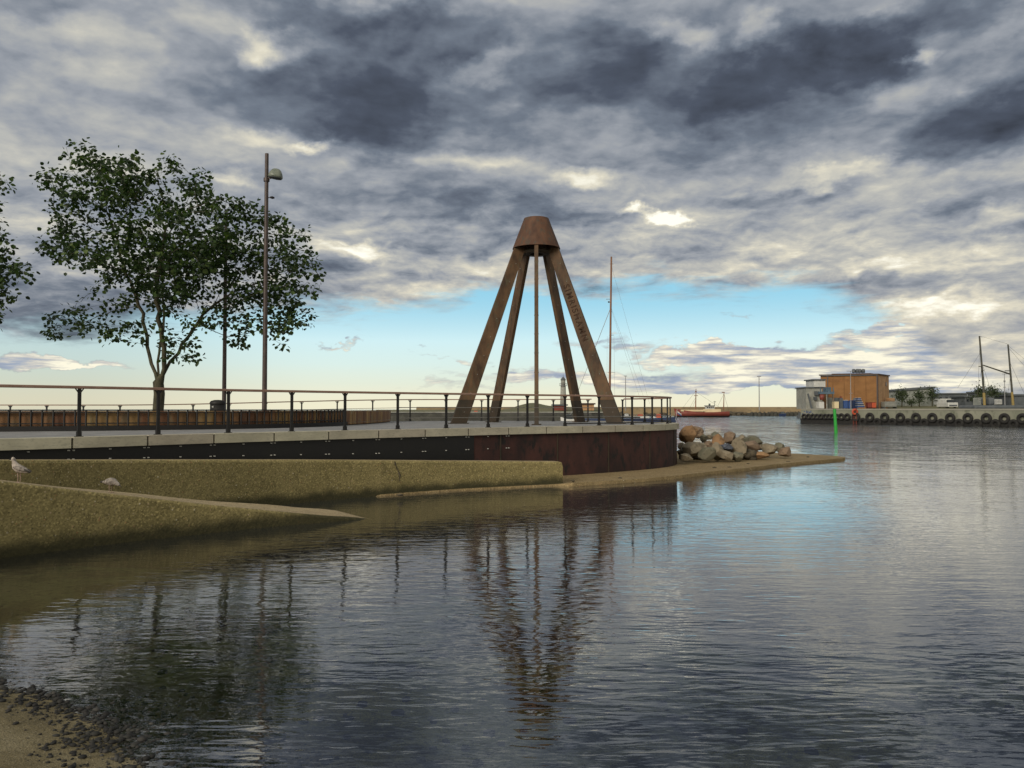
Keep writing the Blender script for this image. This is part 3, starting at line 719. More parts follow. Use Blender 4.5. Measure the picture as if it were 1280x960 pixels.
# apron round the drum running out to a point
def wa_out(px, d):
    i = min(range(len(wa)), key=lambda i: abs(640+1000*wa[i].x/wa[i].y-px)); q = offset(wa, d)[i]; return Vector((q.x, q.y, .1))
ap_n = [wa_out(470, .02), wa_out(520, .05), wa_out(580, .07), wa_out(640, .09), wa_out(694, .12)]+[ptz(px, py, .10) for px, py in [(716, 604.6), (760, 602), (806, 599), (850, 595), (890, 590), (930, 586), (965, 581.5), (1000, 578), (1035, 575), (1056, 573)]]
ap_f = [ptz(px, py, .10) for px, py in [(1057, 571.5), (1040, 570), (1015, 568.3), (985, 567)]]+[Vector((13.5, 45, .1)), Vector((9, 46, .1)), Vector((3, 42, .1)), Vector((-2, 33, .1)), Vector((-6, 26, .1))]
mb = MB(); poly = ap_n+ap_f; N = len(poly); rr = random.Random(2)
outer = []
cx = sum(p.x for p in poly)/N; cy = sum(p.y for p in poly)/N
vs = [(p.x, p.y, -1.2) for p in poly]+[(p.x, p.y, .02 if i > 4 else -.03) for i, p in enumerate(poly)]
fs = [(i, (i+1) % N, N+(i+1) % N, N+i) for i in range(N)]
ins_ = [Vector((p.x+(cx-p.x)*.006, p.y+(cy-p.y)*.008, .12 if i > 4 else .05)) for i, p in enumerate(poly)]
vs += ins_; fs += [(N+i, N+(i+1) % N, 2*N+(i+1) % N, 2*N+i) for i in range(N)]; fs.append(tuple(range(2*N, 3*N)))
mb.add(vs, fs); o = mb.build('concrete_apron', 'apron'); tag(o, 'flat tan concrete apron round the foot of the pier drum, tapering to a point', 'apron')
mb = MB()
for px, py in [(1010, 571.3), (985, 577), (935, 579.5), (912, 584), (893, 584.5), (775, 597.5), (716, 601), (500, 618.5)]:
    p = ptz(px, py, .13); mb.lump(p, (.10, .07, .04), rr.randint(0, 999), 1)
o = mb.build('drift_weed', 'soil'); kind(o, 'stuff'); tag(o, 'small dark scraps of weed lying on the tan apron', 'weed')

# ------------------------------------------------------------------ monument
MC = Vector((1.09, 35.6, ZD))
mon = thing('monument', MC, 'tall rusty steel cone monument on five splayed legs standing on the pier', 'monument')
capz0, capz1 = 7.78, 9.15
mb = MB()
mb.lathe([(.50, capz1-.03), (.55, capz1), (.56, capz1-.02), (1.065, capz0+.02), (1.07, capz0), (1.04, capz0), (.53, capz1-.06), (.50, capz1-.06)], MC, 48)
mb.lathe([(0, capz1-.035), (.50, capz1-.035)], MC, 48)
cap = mb.build('cap', 'corten', mon)
mb = MB(); mb.lathe([(.30, 7.55), (.62, 7.55), (.62, 7.75), (.30, 7.75), (.30, 7.55)], MC, 32); mb.build('inner_ring', 'corten_foot', mon)
RB, RT, HT = 3.55, .72, 7.95
base_leg = None
for k, ang in enumerate([-90, -18, 54, 126, 198]):     # one leg towards the camera
    a = R(ang)+math.atan2(MC.x, MC.y)*-1
    leg = bpy.data.objects.new('leg', None)
    # local frame: x radial outward, y tangential, z up
    def L(x, y, z): return Vector((x, y, z))
    wb_, wt_, th = .70, .50, .17
    mbx = MB(); mby = MB(); rot = Matrix.Rotation(a, 4, 'Z')
    def at(x, y, z): v = rot @ Vector((x, y, z)); return MC+v
    def xr(z): return RB+(RT-RB)*z/HT
    def ww(z): return wb_+(wt_-wb_)*z/HT
    def seg(mbq, z0, z1, grow=0):
        vs = []
        for z in (z0, z1):
            for sx, sy in ((-1, -1), (1, -1), (1, 1), (-1, 1)):
                vs.append(at(xr(z)+sx*(ww(z)/2+grow), sy*(th/2+grow), z))
        mbq.add(vs, [(3, 2, 1, 0), (4, 5, 6, 7), (0, 1, 5, 4), (1, 2, 6, 5), (2, 3, 7, 6), (3, 0, 4, 7)])
    seg(mbx, 1.02, HT)
    leg = mbx.build('leg', 'corten_leg', mon, bevel=.012)
    seg(mby, -.02, 1.02, .002); foot = mby.build('foot', 'corten_foot', leg, bevel=.012)
    mbp = MB(); vs = [at(xr(0)+sx*.42, sy*.19, z) for z in (0, .035) for sx, sy in ((-1, -1), (1, -1), (1, 1), (-1, 1))]
    mbp.add(vs, [(3, 2, 1, 0), (4, 5, 6, 7), (0, 1, 5, 4), (1, 2, 6, 5), (2, 3, 7, 6), (3, 0, 4, 7)]); mbp.build('base_plate', 'corten_foot', leg)
    for z in np.arange(.5, 7.6, .82):
        for s in (-1, 1):
            p = at(xr(z)+(.1 if k % 2 else -.06), s*(th/2+.004), z); mbr = MB(); mbr.lump(p, (.018, .018, .018), 1, 1, 0); mbr.build('rivet', 'rivet', leg)
    if ang == -18:                                      # the lettered leg, its face towards the camera
        cu = bpy.data.curves.new('lettering', 'FONT'); cu.body = 'SIMRISHAMN'; cu.size = .38; cu.extrude = .006; cu.space_character = 1.28; cu.align_x = 'CENTER'; cu.align_y = 'CENTER'; cu.offset = .004
        tmp = bpy.data.objects.new('tmp', cu); COL.objects.link(tmp)
        bpy.context.view_layer.update()
        me = bpy.data.meshes.new_from_object(tmp.evaluated_get(bpy.context.evaluated_depsgraph_get())); COL.objects.unlink(tmp); bpy.data.objects.remove(tmp)
        me.name = 'lettering'; me.materials.clear(); me.materials.append(M['letter'])
        lo_ = bpy.data.objects.new('lettering', me); COL.objects.link(lo_); lo_.parent = leg
        down = (rot.to_3x3() @ Vector((RB-RT, 0, -HT))).normalized(); nrm = rot.to_3x3() @ Vector((0, -1, 0)); upv = nrm.cross(down)
        zc = 4.85; pos = at(xr(zc), -(th/2+.006), zc)
        mw = Matrix((( down.x, upv.x, nrm.x, 0), (down.y, upv.y, nrm.y, 0), (down.z, upv.z, nrm.z, 0), (0, 0, 0, 1)))
        lo_.matrix_local = Matrix.Translation(pos-parent_world(leg)) @ mw

# ------------------------------------------------------------------ lamps and bin
def lamp(px, Y, topy, head=True, label='', grp='lamp posts on the pier'):
    p = pt(px, 511, Y); base = Vector((p.x, p.y, dz(p.x, p.y))); top = pt(px, topy, Y).z
    t = thing('street_lamp', base, label, 'lamp post', grp)
    mb = MB(); mb.tube([base, Vector((base.x, base.y, base.z+2.2)), Vector((base.x, base.y, top))], [.10, .095, .075], 12); mb.tube([base, base+Vector((0, 0, .05))], .17, 12)
    mb.build('pole', 'lamp_pole', t)
    if head:
        hz = pt(px, 222, Y).z if topy < 230 else top-.3
        mb = MB(); mb.tube([(base.x, base.y, hz-.16), (base.x, base.y, hz-.02)], .12, 12); mb.beam((base.x, base.y, hz-.06), (base.x+.28, base.y-.05, hz+.02), .06, .08); br = mb.build('bracket', 'lamp_pole', t)
        c = Vector((base.x+.40, base.y-.08, hz+.12))
        prof = [(0, .19), (.12, .185), (.2, .14), (.27, .04), (.31, -.06), (.32, -.12), (.27, -.14)]
        mb = MB(); mb.lathe(prof, (0, 0, 0), 20)
        mb.v = [tuple(c+Matrix.Rotation(R(10), 3, 'Y') @ Vector((v[0]*.95, v[1]*.8, v[2]*1.15))) for v in mb.v]
        hd = mb.build('lamp_head', 'lamp_glass' if 'lamp_glass' in M else 'grey_steel', t)
        mb = MB(); mb.lathe([(0, -.11), (.28, -.12), (.29, -.16), (0, -.165)], (0, 0, 0), 20)
        mb.v = [tuple(c+Matrix.Rotation(R(10), 3, 'Y') @ Vector((v[0]*.95, v[1]*.8, v[2]*1.1))) for v in mb.v]
        mb.build('diffuser', 'dark_grey', hd)
        mb = MB(); zc = pt(px, 247, Y).z; mb.beam((base.x, base.y, zc), (base.x+.16, base.y, zc), .03, .03); mb.lump((base.x+.24, base.y, zc), (.11, .07, .06), 3, 1, .05); mb.build('camera_box', 'black_steel', t)
    return t
M['lamp_glass'] = surf('grey_green_lamp_shell', (.10, .12, .10), (.20, .22, .18), 5, .35)
lamp(330.5, 32.5, 192, True, 'tall dark lamp post with a rounded head, in front of the tree crown')
lamp(280, 38, 262, True and False, 'thinner dark lamp post rising into the tree crown beside the bin')
p = pt(272, 511, 30); bz = dz(p.x, p.y)
t = thing('litter_bin', (p.x, p.y, bz), 'dark rounded litter bin behind the cladded wall at the thinner lamp post', 'litter bin')
mb = MB(); mb.lathe([(.0, 0), (.26, 0), (.27, .05), (.27, .80), (.0, .80)], (p.x, p.y, bz), 20); mb.build('drum', 'black_steel', t)
mb = MB(); mb.lathe([(.27, .80), (.285, .82), (.285, .88), (.24, .94), (.12, .975), (0, .98)], (p.x, p.y, bz), 20); lid = mb.build('lid', 'black_steel', t)
mb = MB(); mb.box((p.x-.08, p.y-.275, bz+.72), (.06, .02, .06)); mb.build('badge', 'rivet', t)

# ------------------------------------------------------------------ trees
def ellip_points(blobs, Y, n, rs, yspread):
    tot = sum(rx*ry for _, _, rx, ry in blobs); out = []
    for bi, (cx, cy, rx, ry) in enumerate(blobs):
        k = max(3, int(n*rx*ry/tot)); yc = rs.gauss(0, yspread)
        yc = max(-3.2, min(3.2, yc)); s = Y/1000
        rd = min(max(rx*s, .8), 2.0)
        for _ in range(k):
            while True:
                a, b, c = rs.uniform(-1, 1), rs.uniform(-1, 1), rs.uniform(-1, 1)
                if a*a+b*b+c*c <= 1: break
            y = Y+yc+c*rd; q = pt(cx+a*rx, cy+b*ry, y)
            out.append((q.x, y, q.z))
    return np.array(out)
def grow_tree(name, base, fork_nodes, blobs, Y, seed, label, nattr=1500, leaves=13, group=None, trunk_r=.27):
    rs = random.Random(seed)
    A = ellip_points(blobs, Y, nattr, rs, 1.3)
    nodes = [np.array(base)]; par = [-1]
    for chain in fork_nodes:      # list of (parent index or -1, [points])
        pi, pts_ = chain; cur = pi
        for q in pts_:
            q = np.array(q); a = nodes[cur]; d = np.linalg.norm(q-a); m = max(1, int(d/.35))
            for k in range(1, m+1):
                nodes.append(a+(q-a)*k/m+np.array([rs.gauss(0, .05), rs.gauss(0, .05), rs.gauss(0, .02)])*(1 if len(nodes) > 4 else .2)); par.append(cur); cur = len(nodes)-1
        chain_ends.append(cur) if False else None
    ch_n = {}; step = .33; alive = np.ones(len(A), bool); N = nodes[:]
    for it in range(90):
        arr = np.array(nodes); idx = np.where(alive)[0]
        if len(idx) == 0: break
        AA = A[idx]; D = np.maximum(0, (AA**2).sum(1)[:, None]+(arr**2).sum(1)[None]-2*AA @ arr.T); near_i = D.argmin(1); dm = np.sqrt(D.min(1))
        alive[idx[dm < .36]] = False
        acc = {}
        for j, (ni, dd) in enumerate(zip(near_i, dm)):
            if dd < 5.0 and dd >= .36:
                v = (A[idx[j]]-arr[ni])/dd; acc.setdefault(ni, []).append(v)
        if not acc: break
        for ni, vl in acc.items():
            v = np.sum(vl, 0)+np.array([0, 0, .12]); l = np.linalg.norm(v)
            if l < 1e-6: continue
            v = v/l; v += np.array([rs.gauss(0, .12) for _ in range(3)]); v /= np.linalg.norm(v)
            if len(ch_n.get(int(ni), [])) > 2: continue
            q_ = arr[ni]+v*step
            if np.min(((arr-q_)**2).sum(1)) < (step*.5)**2: continue
            ch_n.setdefault(int(ni), []).append(1)
            nodes.append(q_); par.append(int(ni))
    n = len(nodes); ch = [[] for _ in range(n)]
    for i in range(1, n): ch[par[i]].append(i)
    rad = [0.0]*n
    for i in range(n-1, -1, -1):
        pass
    order = sorted(range(n), key=lambda i: i, reverse=True)
    p_ = 2.1; acc = [0.0]*n
    for i in order:
        if not ch[i]: acc[i] = .0065**p_
        else: acc[i] = sum(acc[c] for c in ch[i])
    rad = [a**(1/p_) for a in acc]; f = trunk_r/rad[0]
    rad = [min(r*(1+(f-1)*(r/rad[0]))*(.8 if r < rad[0]*.8 else 1), trunk_r*1.0) for r in rad]
    t = thing(name, Vector(base), label, 'tree', group)
    tb = MB(); bb = MB()
    done = set()
    stack = [(0, 0)]
    main = 0
    while stack:
        i, _ = stack.pop(); 
        for c in ch[i]:
            chain = [i, c]; cur = c
            while ch[cur]:
                nx_ = max(ch[cur], key=lambda q: rad[q]); 
                for q in ch[cur]:
                    if q != nx_: done.add(q)
                if len(ch[cur]) > 1:
                    for q in ch[cur]:
                        if q != nx_: stack.append((('b', cur, q), 0))
                chain.append(nx_); cur = nx_
            P = [Vector(nodes[q]) for q in chain]; rr_ = [rad[q] for q in chain]; rr_[0] = min(rr_[0], rr_[1]*1.25)
            (tb if rr_[1] > .05 else bb).tube(P, rr_, 8 if rr_[1] > .05 else 4, False)
        while stack and isinstance(stack[-1][0], tuple):
            (_, a, q), _2 = stack.pop(); chain = [a, q]; cur = q
            while ch[cur]:
                nx_ = max(ch[cur], key=lambda z: rad[z])
                for z in ch[cur]:
                    if z != nx_: stack.append((('b', cur, z), 0))
                chain.append(nx_); cur = nx_
            P = [Vector(nodes[z]) for z in chain]; rr_ = [rad[z] for z in chain]; rr_[0] = min(rr_[0], rr_[1]*1.3)
            (tb if rr_[1] > .05 else bb).tube(P, rr_, 8 if rr_[1] > .05 else 4, False)
    b0 = Vector(base); tb.tube([b0-Vector((0, 0, .2)), b0+Vector((0, 0, .12)), b0+Vector((0, 0, .35))], [trunk_r*1.55, trunk_r*1.2, trunk_r*1.0], 10, False)
    tb.build('trunk', 'bark', t); bb.build('twigs', 'bark', t) if bb.v else None
    # leaves: clusters of bent pointed leaves round the outer twigs
    lv = []; lf = []
    def leaf(c, d, nrm, s):
        d = d.normalized(); x = d.cross(nrm); x = x.normalized() if x.length > 1e-4 else d.orthogonal().normalized(); nn = x.cross(d); o = len(lv)
        w = s*.46
        for (u, v, h) in ((0, 0, 0), (.30, w/s, .05), (.68, w/s*.82, .02), (1, 0, -.10), (.68, -w/s*.82, .02), (.30, -w/s, .05), (.5, 0, -.05)):
            lv.append(tuple(c+d*u*s+x*v*s+nn*h*s))
        lf.extend([(o, o+1, o+6), (o+1, o+2, o+6), (o+2, o+3, o+6), (o+3, o+4, o+6), (o+4, o+5, o+6), (o+5, o, o+6)])
    tips = [i for i in range(n) if rad[i] < .020 and (not ch[i] or rs.random() < .5)]
    for i in tips:
        c = Vector(nodes[i]); 
        k = int(leaves*rs.uniform(.4, 1.3))
        for _ in range(k):
            q = c+Vector((rs.gauss(0, .16), rs.gauss(0, .16), rs.gauss(0, .11)))
            d = (q-c)+Vector((rs.gauss(0, .1), rs.gauss(0, .1), rs.gauss(-.10, .1)))
            if d.length < .01: d = Vector((1, 0, 0))
            nr = Vector((rs.gauss(0, .55), rs.gauss(0, .55), 1))
            leaf(q, d, nr, rs.uniform(.12, .215))
    me = bpy.data.meshes.new('crown'); me.from_pydata(lv, [], lf); me.materials.append(M['leaf'])
    o = bpy.data.objects.new('crown', me); COL.objects.link(o); o.parent = t
    me.transform(Matrix.Translation(-Vector(base)))
    return t
def P(px, py, Y, dy=0): q = pt(px, py, Y); return (q.x, Y+dy, q.z)
YT = 34.5
blobs = [(100, 192, 22, 18), (128, 205, 36, 22), (210, 330, 60, 45), (250, 345, 55, 40), (150, 225, 50, 28), (355, 350, 45, 45), (370, 330, 30, 30), (165, 215, 28, 20), (66, 225, 26, 15), (110, 235, 50, 26), (160, 250, 45, 30), (215, 212, 22, 20), (245, 225, 22, 20),
         (235, 255, 45, 30), (190, 285, 60, 35), (96, 275, 34, 26), (72, 310, 24, 20), (110, 315, 48, 26), (270, 270, 40, 30), (300, 262, 30, 20), (330, 285, 34, 26), (372, 300, 22, 24),
         (350, 330, 40, 28), (388, 345, 15, 15), (300, 325, 50, 34), (240, 325, 50, 32), (165, 335, 50, 28), (205, 365, 50, 24), (345, 370, 42, 28), (370, 395, 20, 16), (290, 375, 40, 28),
         (350, 410, 26, 22), (88, 395, 38, 15), (62, 418, 16, 10), (115, 412, 28, 12), (150, 380, 26, 14), (240, 400, 26, 12), (312, 400, 26, 16), (165, 415, 14, 8), (232, 428, 16, 10), (246, 448, 10, 7), (298, 432, 12, 8), (260, 300, 50, 30), (215, 440, 8, 6)]
b0 = P(197, 520, YT); zb = dz(b0[0], b0[1]); base = (b0[0], YT, zb)
bpts = [(0, [P(198, 490, YT)]),]
def idx_after(chains):     # helper: count nodes so forks can start from a known one
    nodes = [np.array(base)]
    for pi, pts_ in chains:
        cur = pi
        for q in pts_:
            a = nodes[cur]; m = max(1, int(np.linalg.norm(np.array(q)-a)/.35))
            for k in range(1, m+1): nodes.append(a+(np.array(q)-a)*k/m); cur = len(nodes)-1
    return cur
ch1 = [(0, [P(199, 492, YT), P(197, 478, YT)])]
f = idx_after(ch1)
ch1.append((f, [P(190, 455, YT, .1), P(182, 432, YT, .4), P(172, 400, YT, .6), P(160, 360, YT, .5), P(140, 300, YT, .3)])); 
ch1.append((f, [P(206, 460, YT, -.1), P(209, 435, YT, -.3), P(206, 400, YT, -.6), P(208, 350, YT, -.9), P(218, 290, YT, -1)])); f2 = f
ch1.append((f, [P(211, 452, YT, .1), P(222, 430, YT, .4), P(236, 410, YT, .6), P(246, 392, YT, .7)]))
ch1.append((f, [P(193, 440, YT, .3), P(188, 400, YT, 1.2), P(183, 350, YT, 1.6), P(176, 290, YT, 1.8)]))
grow_tree('leafy_tree', base, ch1, blobs, YT, 11, 'broad leafy tree with a forked trunk behind the two lamp posts', 3000, 15, 'trees behind the cladded wall', .24)
blobs2 = [(-5, 232, 22, 14), (5, 222, 12, 8), (-30, 260, 40, 26), (-60, 230, 40, 30), (-10, 310, 30, 30), (10, 335, 22, 24), (-30, 350, 45, 40), (0, 378, 22, 14), (-60, 300, 50, 40), (-100, 320, 60, 50), (-90, 260, 50, 30), (-15, 400, 18, 8), (-120, 380, 50, 24), (-60, 400, 30, 16), (30, 342, 12, 12), (-150, 300, 40, 50)]
bb0 = P(-80, 520, 33.0); base = (bb0[0], 33.0, dz(bb0[0], 33.0))
ch2 = [(0, [P(-80, 470, 33), P(-82, 450, 33)])]; f = idx_after(ch2)
ch2 += [(f, [P(-70, 400, 33, .3), P(-50, 340, 33, .4)]), (f, [P(-95, 400, 33, -.3), P(-110, 330, 33, -.4)])]
grow_tree('leafy_tree', base, ch2, blobs2, 33.0, 5, 'leafy tree cut off by the left edge of the view', 1300, 14, 'trees behind the cladded wall', .24)

# ------------------------------------------------------------------ boulders
RK = [(860.5, 543, 13, 11, 37.2, 0), (870.5, 540, 7, 8, 38.6, 4), (879.5, 547.5, 5, 5, 38.0, 2), (866, 560, 19, 10, 36.0, 1), (884, 566, 11, 11, 35.4, 2), (887, 546, 6, 4, 39.5, 1), (897.5, 551, 9, 8, 38.0, 0),
      (912, 546, 8, 8, 39.0, 4), (906.5, 558, 8, 5, 36.8, 3), (896, 563, 9, 10, 36.2, 1), (909, 568.5, 11, 7, 35.8, 1), (924, 559, 12, 11, 37.2, 1), (941, 549.5, 13, 8, 39.5, 2), (938, 557, 11, 9, 38.2, 4),
      (963, 560, 11, 8, 38.8, 1), (951, 568, 12, 5, 37.4, 0), (981, 564.5, 10, 6, 38.4, 4), (921, 569.5, 9, 6, 36.0, 2), (950, 558, 6, 5, 39.5, 1), (857, 572, 12, 4, 34.6, 1), (928, 548, 7, 6, 40.5, 1), (895, 545, 8, 6, 41, 2), (885, 556, 7, 6, 37.4, 4), (975, 558, 7, 6, 41, 2)]
RL = ['large round orange boulder against the pier drum', 'reddish boulder tucked behind the large orange one', 'small dark grey stone perched at the back of the pile near the pier', 'big tan slab boulder leaning beside the pier drum',
      'greenish grey boulder at the front left of the pile', 'small tan stone behind the dark one near the pier', 'orange brown boulder high in the left half of the pile', 'pointed reddish boulder forming a peak mid pile', 'dark blue grey stone in the middle of the pile', 'tall tan boulder right of the greenish grey one',
      'pale tan boulder at the front, below the dark blue stone', 'broad tan boulder in the centre of the pile', 'dark topped large boulder at the crest right of centre', 'reddish boulder just below the dark topped crest boulder', 'wide tan boulder near the right end of the pile', 'low orange brown boulder on the apron at the front right',
      'rounded reddish boulder alone at the right end of the pile', 'grey wedge stone at the front beside the pale tan boulder', 'small tan stone between the crest boulder and the wide right one', 'flat pale slab lying on the apron at the foot of the drum', 'tan stone at the back just right of the peak', 'grey stone at the back, left of the peak', 'small reddish stone above the greenish grey boulder', 'grey stone at the back of the right end']
for k, ((px, py, rx, ry, Y, mt), lb) in enumerate(zip(RK, RL)):
    c = pt(px, py, Y); s = Y/1000
    mb = MB(); mb.lump(c-Vector((0, 0, ry*s*.12)), (rx*s*1.2, (rx+ry)*.5*s*1.3, ry*s*1.18), 40+k, 4, .34, 1.2, cuts=20)
    o = mb.build('boulder', 'rock%d' % mt, origin=c); tag(o, lb, 'boulder', 'boulders piled beside the pier drum')
mb = MB(); rr = random.Random(9)
for k in range(130):
    px = rr.uniform(852, 945); Y = rr.uniform(37.2, 42); s = Y/1000
    lim = 552+max(0, px-880)*.14; c = pt(px, rr.uniform(lim+6, 572), Y)
    if c.z < -.1: c.z = -.1
    mb.lump(c, (.26, .26, .2), 300+k, 2, .2, 1, cuts=4)
o = mb.build('rubble', 'soil'); kind(o, 'stuff'); tag(o, 'dark small rubble packed beneath the boulders', 'rubble')

# ------------------------------------------------------------------ gulls
def gull(px, py, hpx, Y, head_up, face, label, pale):
    foot = ramp_top(px, .45); t = thing('gull', foot, label, 'gull', 'gulls on the slipway wall')
    S = .37
    mb = MB()
    if head_up: prof = [(-.55, .50, .02), (-.42, .53, .07), (-.22, .60, .15), (0, .66, .20), (.17, .76, .185), (.27, .90, .125), (.31, 1.02, .09), (.35, 1.10, .095), (.38, 1.17, .075), (.40, 1.215, .03)]
    else: prof = [(-.62, .50, .02), (-.45, .52, .07), (-.24, .56, .16), (0, .58, .21), (.20, .57, .20), (.36, .54, .14), (.46, .50, .10), (.54, .47, .095), (.62, .43, .07), (.66, .41, .03)]
    ax = Vector((math.cos(face), math.sin(face), 0))
    P_ = [foot+ax*(x*S)+Vector((0, 0, z*S)) for x, z, r in prof]; mb.tube(P_, [r*S for _, _, r in prof], 14)
    mb.build('body', 'gull_white' if pale else 'gull_grey', t)
    sd_ = Vector((-ax.y, ax.x, 0))
    hd = P_[-3]; tip = P_[-1]; dr_ = (P_[-1]-P_[-4]).normalized() if not head_up else ax
    mb = MB(); b0_ = hd+dr_*.07*S; mb.tube([b0_, b0_+dr_*.12*S, b0_+dr_*.20*S-Vector((0, 0, .03*S))], [.035*S, .028*S, .006*S], 6); mb.build('bill', 'gull_dark', t)
    for s in (-1, 1):
        mb = MB(); mb.lump(hd+sd_*s*.075*S+dr_*.04*S+Vector((0, 0, .025*S)), (.014*S,)*3, 1, 1, 0); mb.build('eye', 'gull_dark', t)
        mb = MB(); i0_, i1_ = P_[4]+sd_*s*.15*S, P_[0]+sd_*s*.05*S+ax*(-.05*S)+Vector((0, 0, .04*S))
        q = [i0_.lerp(i1_, k/6) for k in range(7)]; rr_ = [.05, .10, .115, .10, .08, .05, .012]
        mb.tube(q, [r*S for r in rr_], 8)
        wg = mb.build('wing', 'gull_grey', t)
        mb = MB(); mb.tube([i0_.lerp(i1_, .62)+Vector((0, 0, .03*S)), i0_.lerp(i1_, .85)+sd_*s*.02*S+Vector((0, 0, .02*S)), i1_-ax*.10*S], [.04*S, .055*S, .010*S], 6); mb.build('wing_tip', 'gull_dark', wg)
        mb = MB(); a = foot+sd_*s*.07*S; mb.tube([a+Vector((0, 0, .45*S)), a+Vector((0, 0, .24*S))-ax*.02*S, a+Vector((0, 0, .015))], [.03*S, .016*S, .014*S], 6)
        mb.prism([((a+sd_*.01).x, (a+sd_*.01).y), ((a+ax*.13*S+sd_*.05*S).x, (a+ax*.13*S+sd_*.05*S).y), ((a+ax*.13*S-sd_*.05*S).x, (a+ax*.13*S-sd_*.05*S).y)], a.z+.002, a.z+.012); mb.build('leg', 'gull_leg', t)
    mb = MB(); mb.tube([P_[1]+Vector((0, 0, .02)), P_[0]-ax*.05*S, P_[0]-ax*.16*S], [.05*S, .04*S, .012*S], 6); mb.build('tail', 'gull_dark', t)
gull(39, 586, 22, 14, True, R(165), 'pale gull standing upright near the left end of the slipway wall', True)
gull(149, 600, 18, 15, False, R(-25), 'mottled grey gull bending down, further right on the slipway wall', False)

# ------------------------------------------------------------------ green marker
c = ptz(1045, 541.5, 0); h_ = 2.42
t = thing('channel_marker', c, 'bright green channel marker post standing in the water before the quay', 'marker post')
mb = MB(); mb.tube([c-Vector((0, 0, 2)), c+Vector((0, 0, .2)), c+Vector((-.12, 0, h_))], [.17, .17, .14], 12); mb.build('post', 'green_paint', t)
mb = MB(); mb.tube([c+Vector((-.12, 0, h_)), c+Vector((-.125, 0, h_+.06))], [.16, .16], 12); mb.build('cap', 'green_paint', t)

# ------------------------------------------------------------------ quay on the right
Q0 = ptz(1001, 528.7, 0); Q1 = ptz(1280, 533.3, 0); qd = (Q1-Q0).normalized(); Q2 = Q1+qd*40
ZQ = 2.52; back = Vector((-qd.y, qd.x, 0))
if back.y < 0: back = -back
q = thing('harbour_quay', (Q0.x, Q0.y, 0), 'long grey concrete harbour quay hung with black tyres across the water', 'quay')
poly = [Q0, Q2, Q2+Vector((60, 60, 0)), Vector((140, 260, 0)), Vector((104, 260, 0)), Vector((64, 168, 0)), Q0+Vector((.8, 1.5, 0))]
mb = MB(); mb.prism([(v.x, v.y) for v in poly], -3, ZQ-.25); mb.build('wall_body', 'quay', q)
mb = MB(); mb.prism([(v.x+(0), v.y-(.10 if i < 2 else 0)) for i, v in enumerate(poly)], ZQ-.245, ZQ); mb.build('coping', 'quay_top', q)
mb = MB(); a, b = Q0-back*.06, Q2-back*.06; mb.beam(Vector((a.x, a.y, .32)), Vector((b.x, b.y, .32)), .10, 1.0); mb.build('waterline_timber', 'rubber', q)
def tyre_mesh(r, w):
    mb = MB(); n, m = 24, 8; vs = []; rc = r*.68; rt = r*.32
    for i in range(n):
        a = 2*math.pi*i/n
        for j in range(m):
            b = 2*math.pi*j/m; rr_ = rc+rt*math.cos(b); vs.append((rr_*math.cos(a), w/2*math.sin(b), rr_*math.sin(a)))
    mb.add(vs, [(i*m+j, ((i+1) % n)*m+j, ((i+1) % n)*m+(j+1) % m, i*m+(j+1) % m) for i in range(n) for j in range(m)], True); return mb
def px_on_quay(px):
    a = (px-640)/1000; # intersection with quay line
    d = (Q0.x-a*Q0.y)/(a*qd.y-qd.x); return Q0+qd*d
ang = math.atan2(qd.y, qd.x); src = {}
def tyre(px, z, r, label, grp):
    p = px_on_quay(px)-back*(.28)
    if r not in src: o = src[r] = tyre_mesh(r, .42).build('tyre', 'rubber')
    else: o = src[r].copy(); COL.objects.link(o)
    o.location = (p.x, p.y, z); o.rotation_euler = (0, 0, ang); tag(o, label, 'tyre', grp)
up = [1070.6, 1088, 1106.5, 1126, 1145.7, 1166, 1188.3, 1210.4, 1233.5, 1256, 1278.5]
for px in up: tyre(px, 1.12, .78, 'large black tyre hanging in the upper row on the quay face', 'large tyres in the upper row on the quay')
for a, b in zip(up, up[1:]): tyre((a+b)/2, .30, .74, 'large black tyre half under water between the upper tyres of the quay', 'large tyres in the lower row on the quay')
for px in [1006, 1011.5, 1017, 1022, 1027, 1032.5, 1037, 1041.5, 1047, 1052.5, 1059.8]: tyre(px, 1.15, .52 if px < 1050 else .62, 'smaller black tyre hanging on the quay near its left corner', 'small tyres at the corner of the quay')
# life buoy board and ladder
p = px_on_quay(1066.5)-back*.08
t = thing('rescue_ladder', (p.x, p.y, 0), 'red ladder with an orange lifebuoy on the quay face', 'ladder')
mb = MB()
for s in (-.28, .28): mb.beam((p.x+qd.x*s, p.y+qd.y*s-.6, -.3), (p.x+qd.x*s, p.y+qd.y*s-.6, 2.6), .07, .07)
for z in np.arange(0, 2.5, .3): mb.beam((p.x-qd.x*.28, p.y-qd.y*.28-.6, z), (p.x+qd.x*.28, p.y+qd.y*.28-.6, z), .05, .05)
mb.build('rungs', 'red_paint', t)
mb = tyre_mesh(.55, .2); mb.v = [(v[0]+p.x, v[1]+p.y-.7, v[2]+2.0) for v in mb.v]; mb.build('lifebuoy', 'orange_paint', t)
# blue graffiti on the end of the quay
rr = random.Random(4); mb = MB()
for k in range(16):
    a = px_on_quay(1003+k*.85)-back*.02; z = 1.75+rr.uniform(-.18, .22)
    b = px_on_quay(1003+k*.85+rr.uniform(-.8, 1.2))-back*.02
    mb.beam((a.x, a.y-.03, z), (b.x, b.y-.03, z+rr.uniform(-.35, .35)), .03, .12)
o = mb.build('graffiti', 'blue_paint', q)

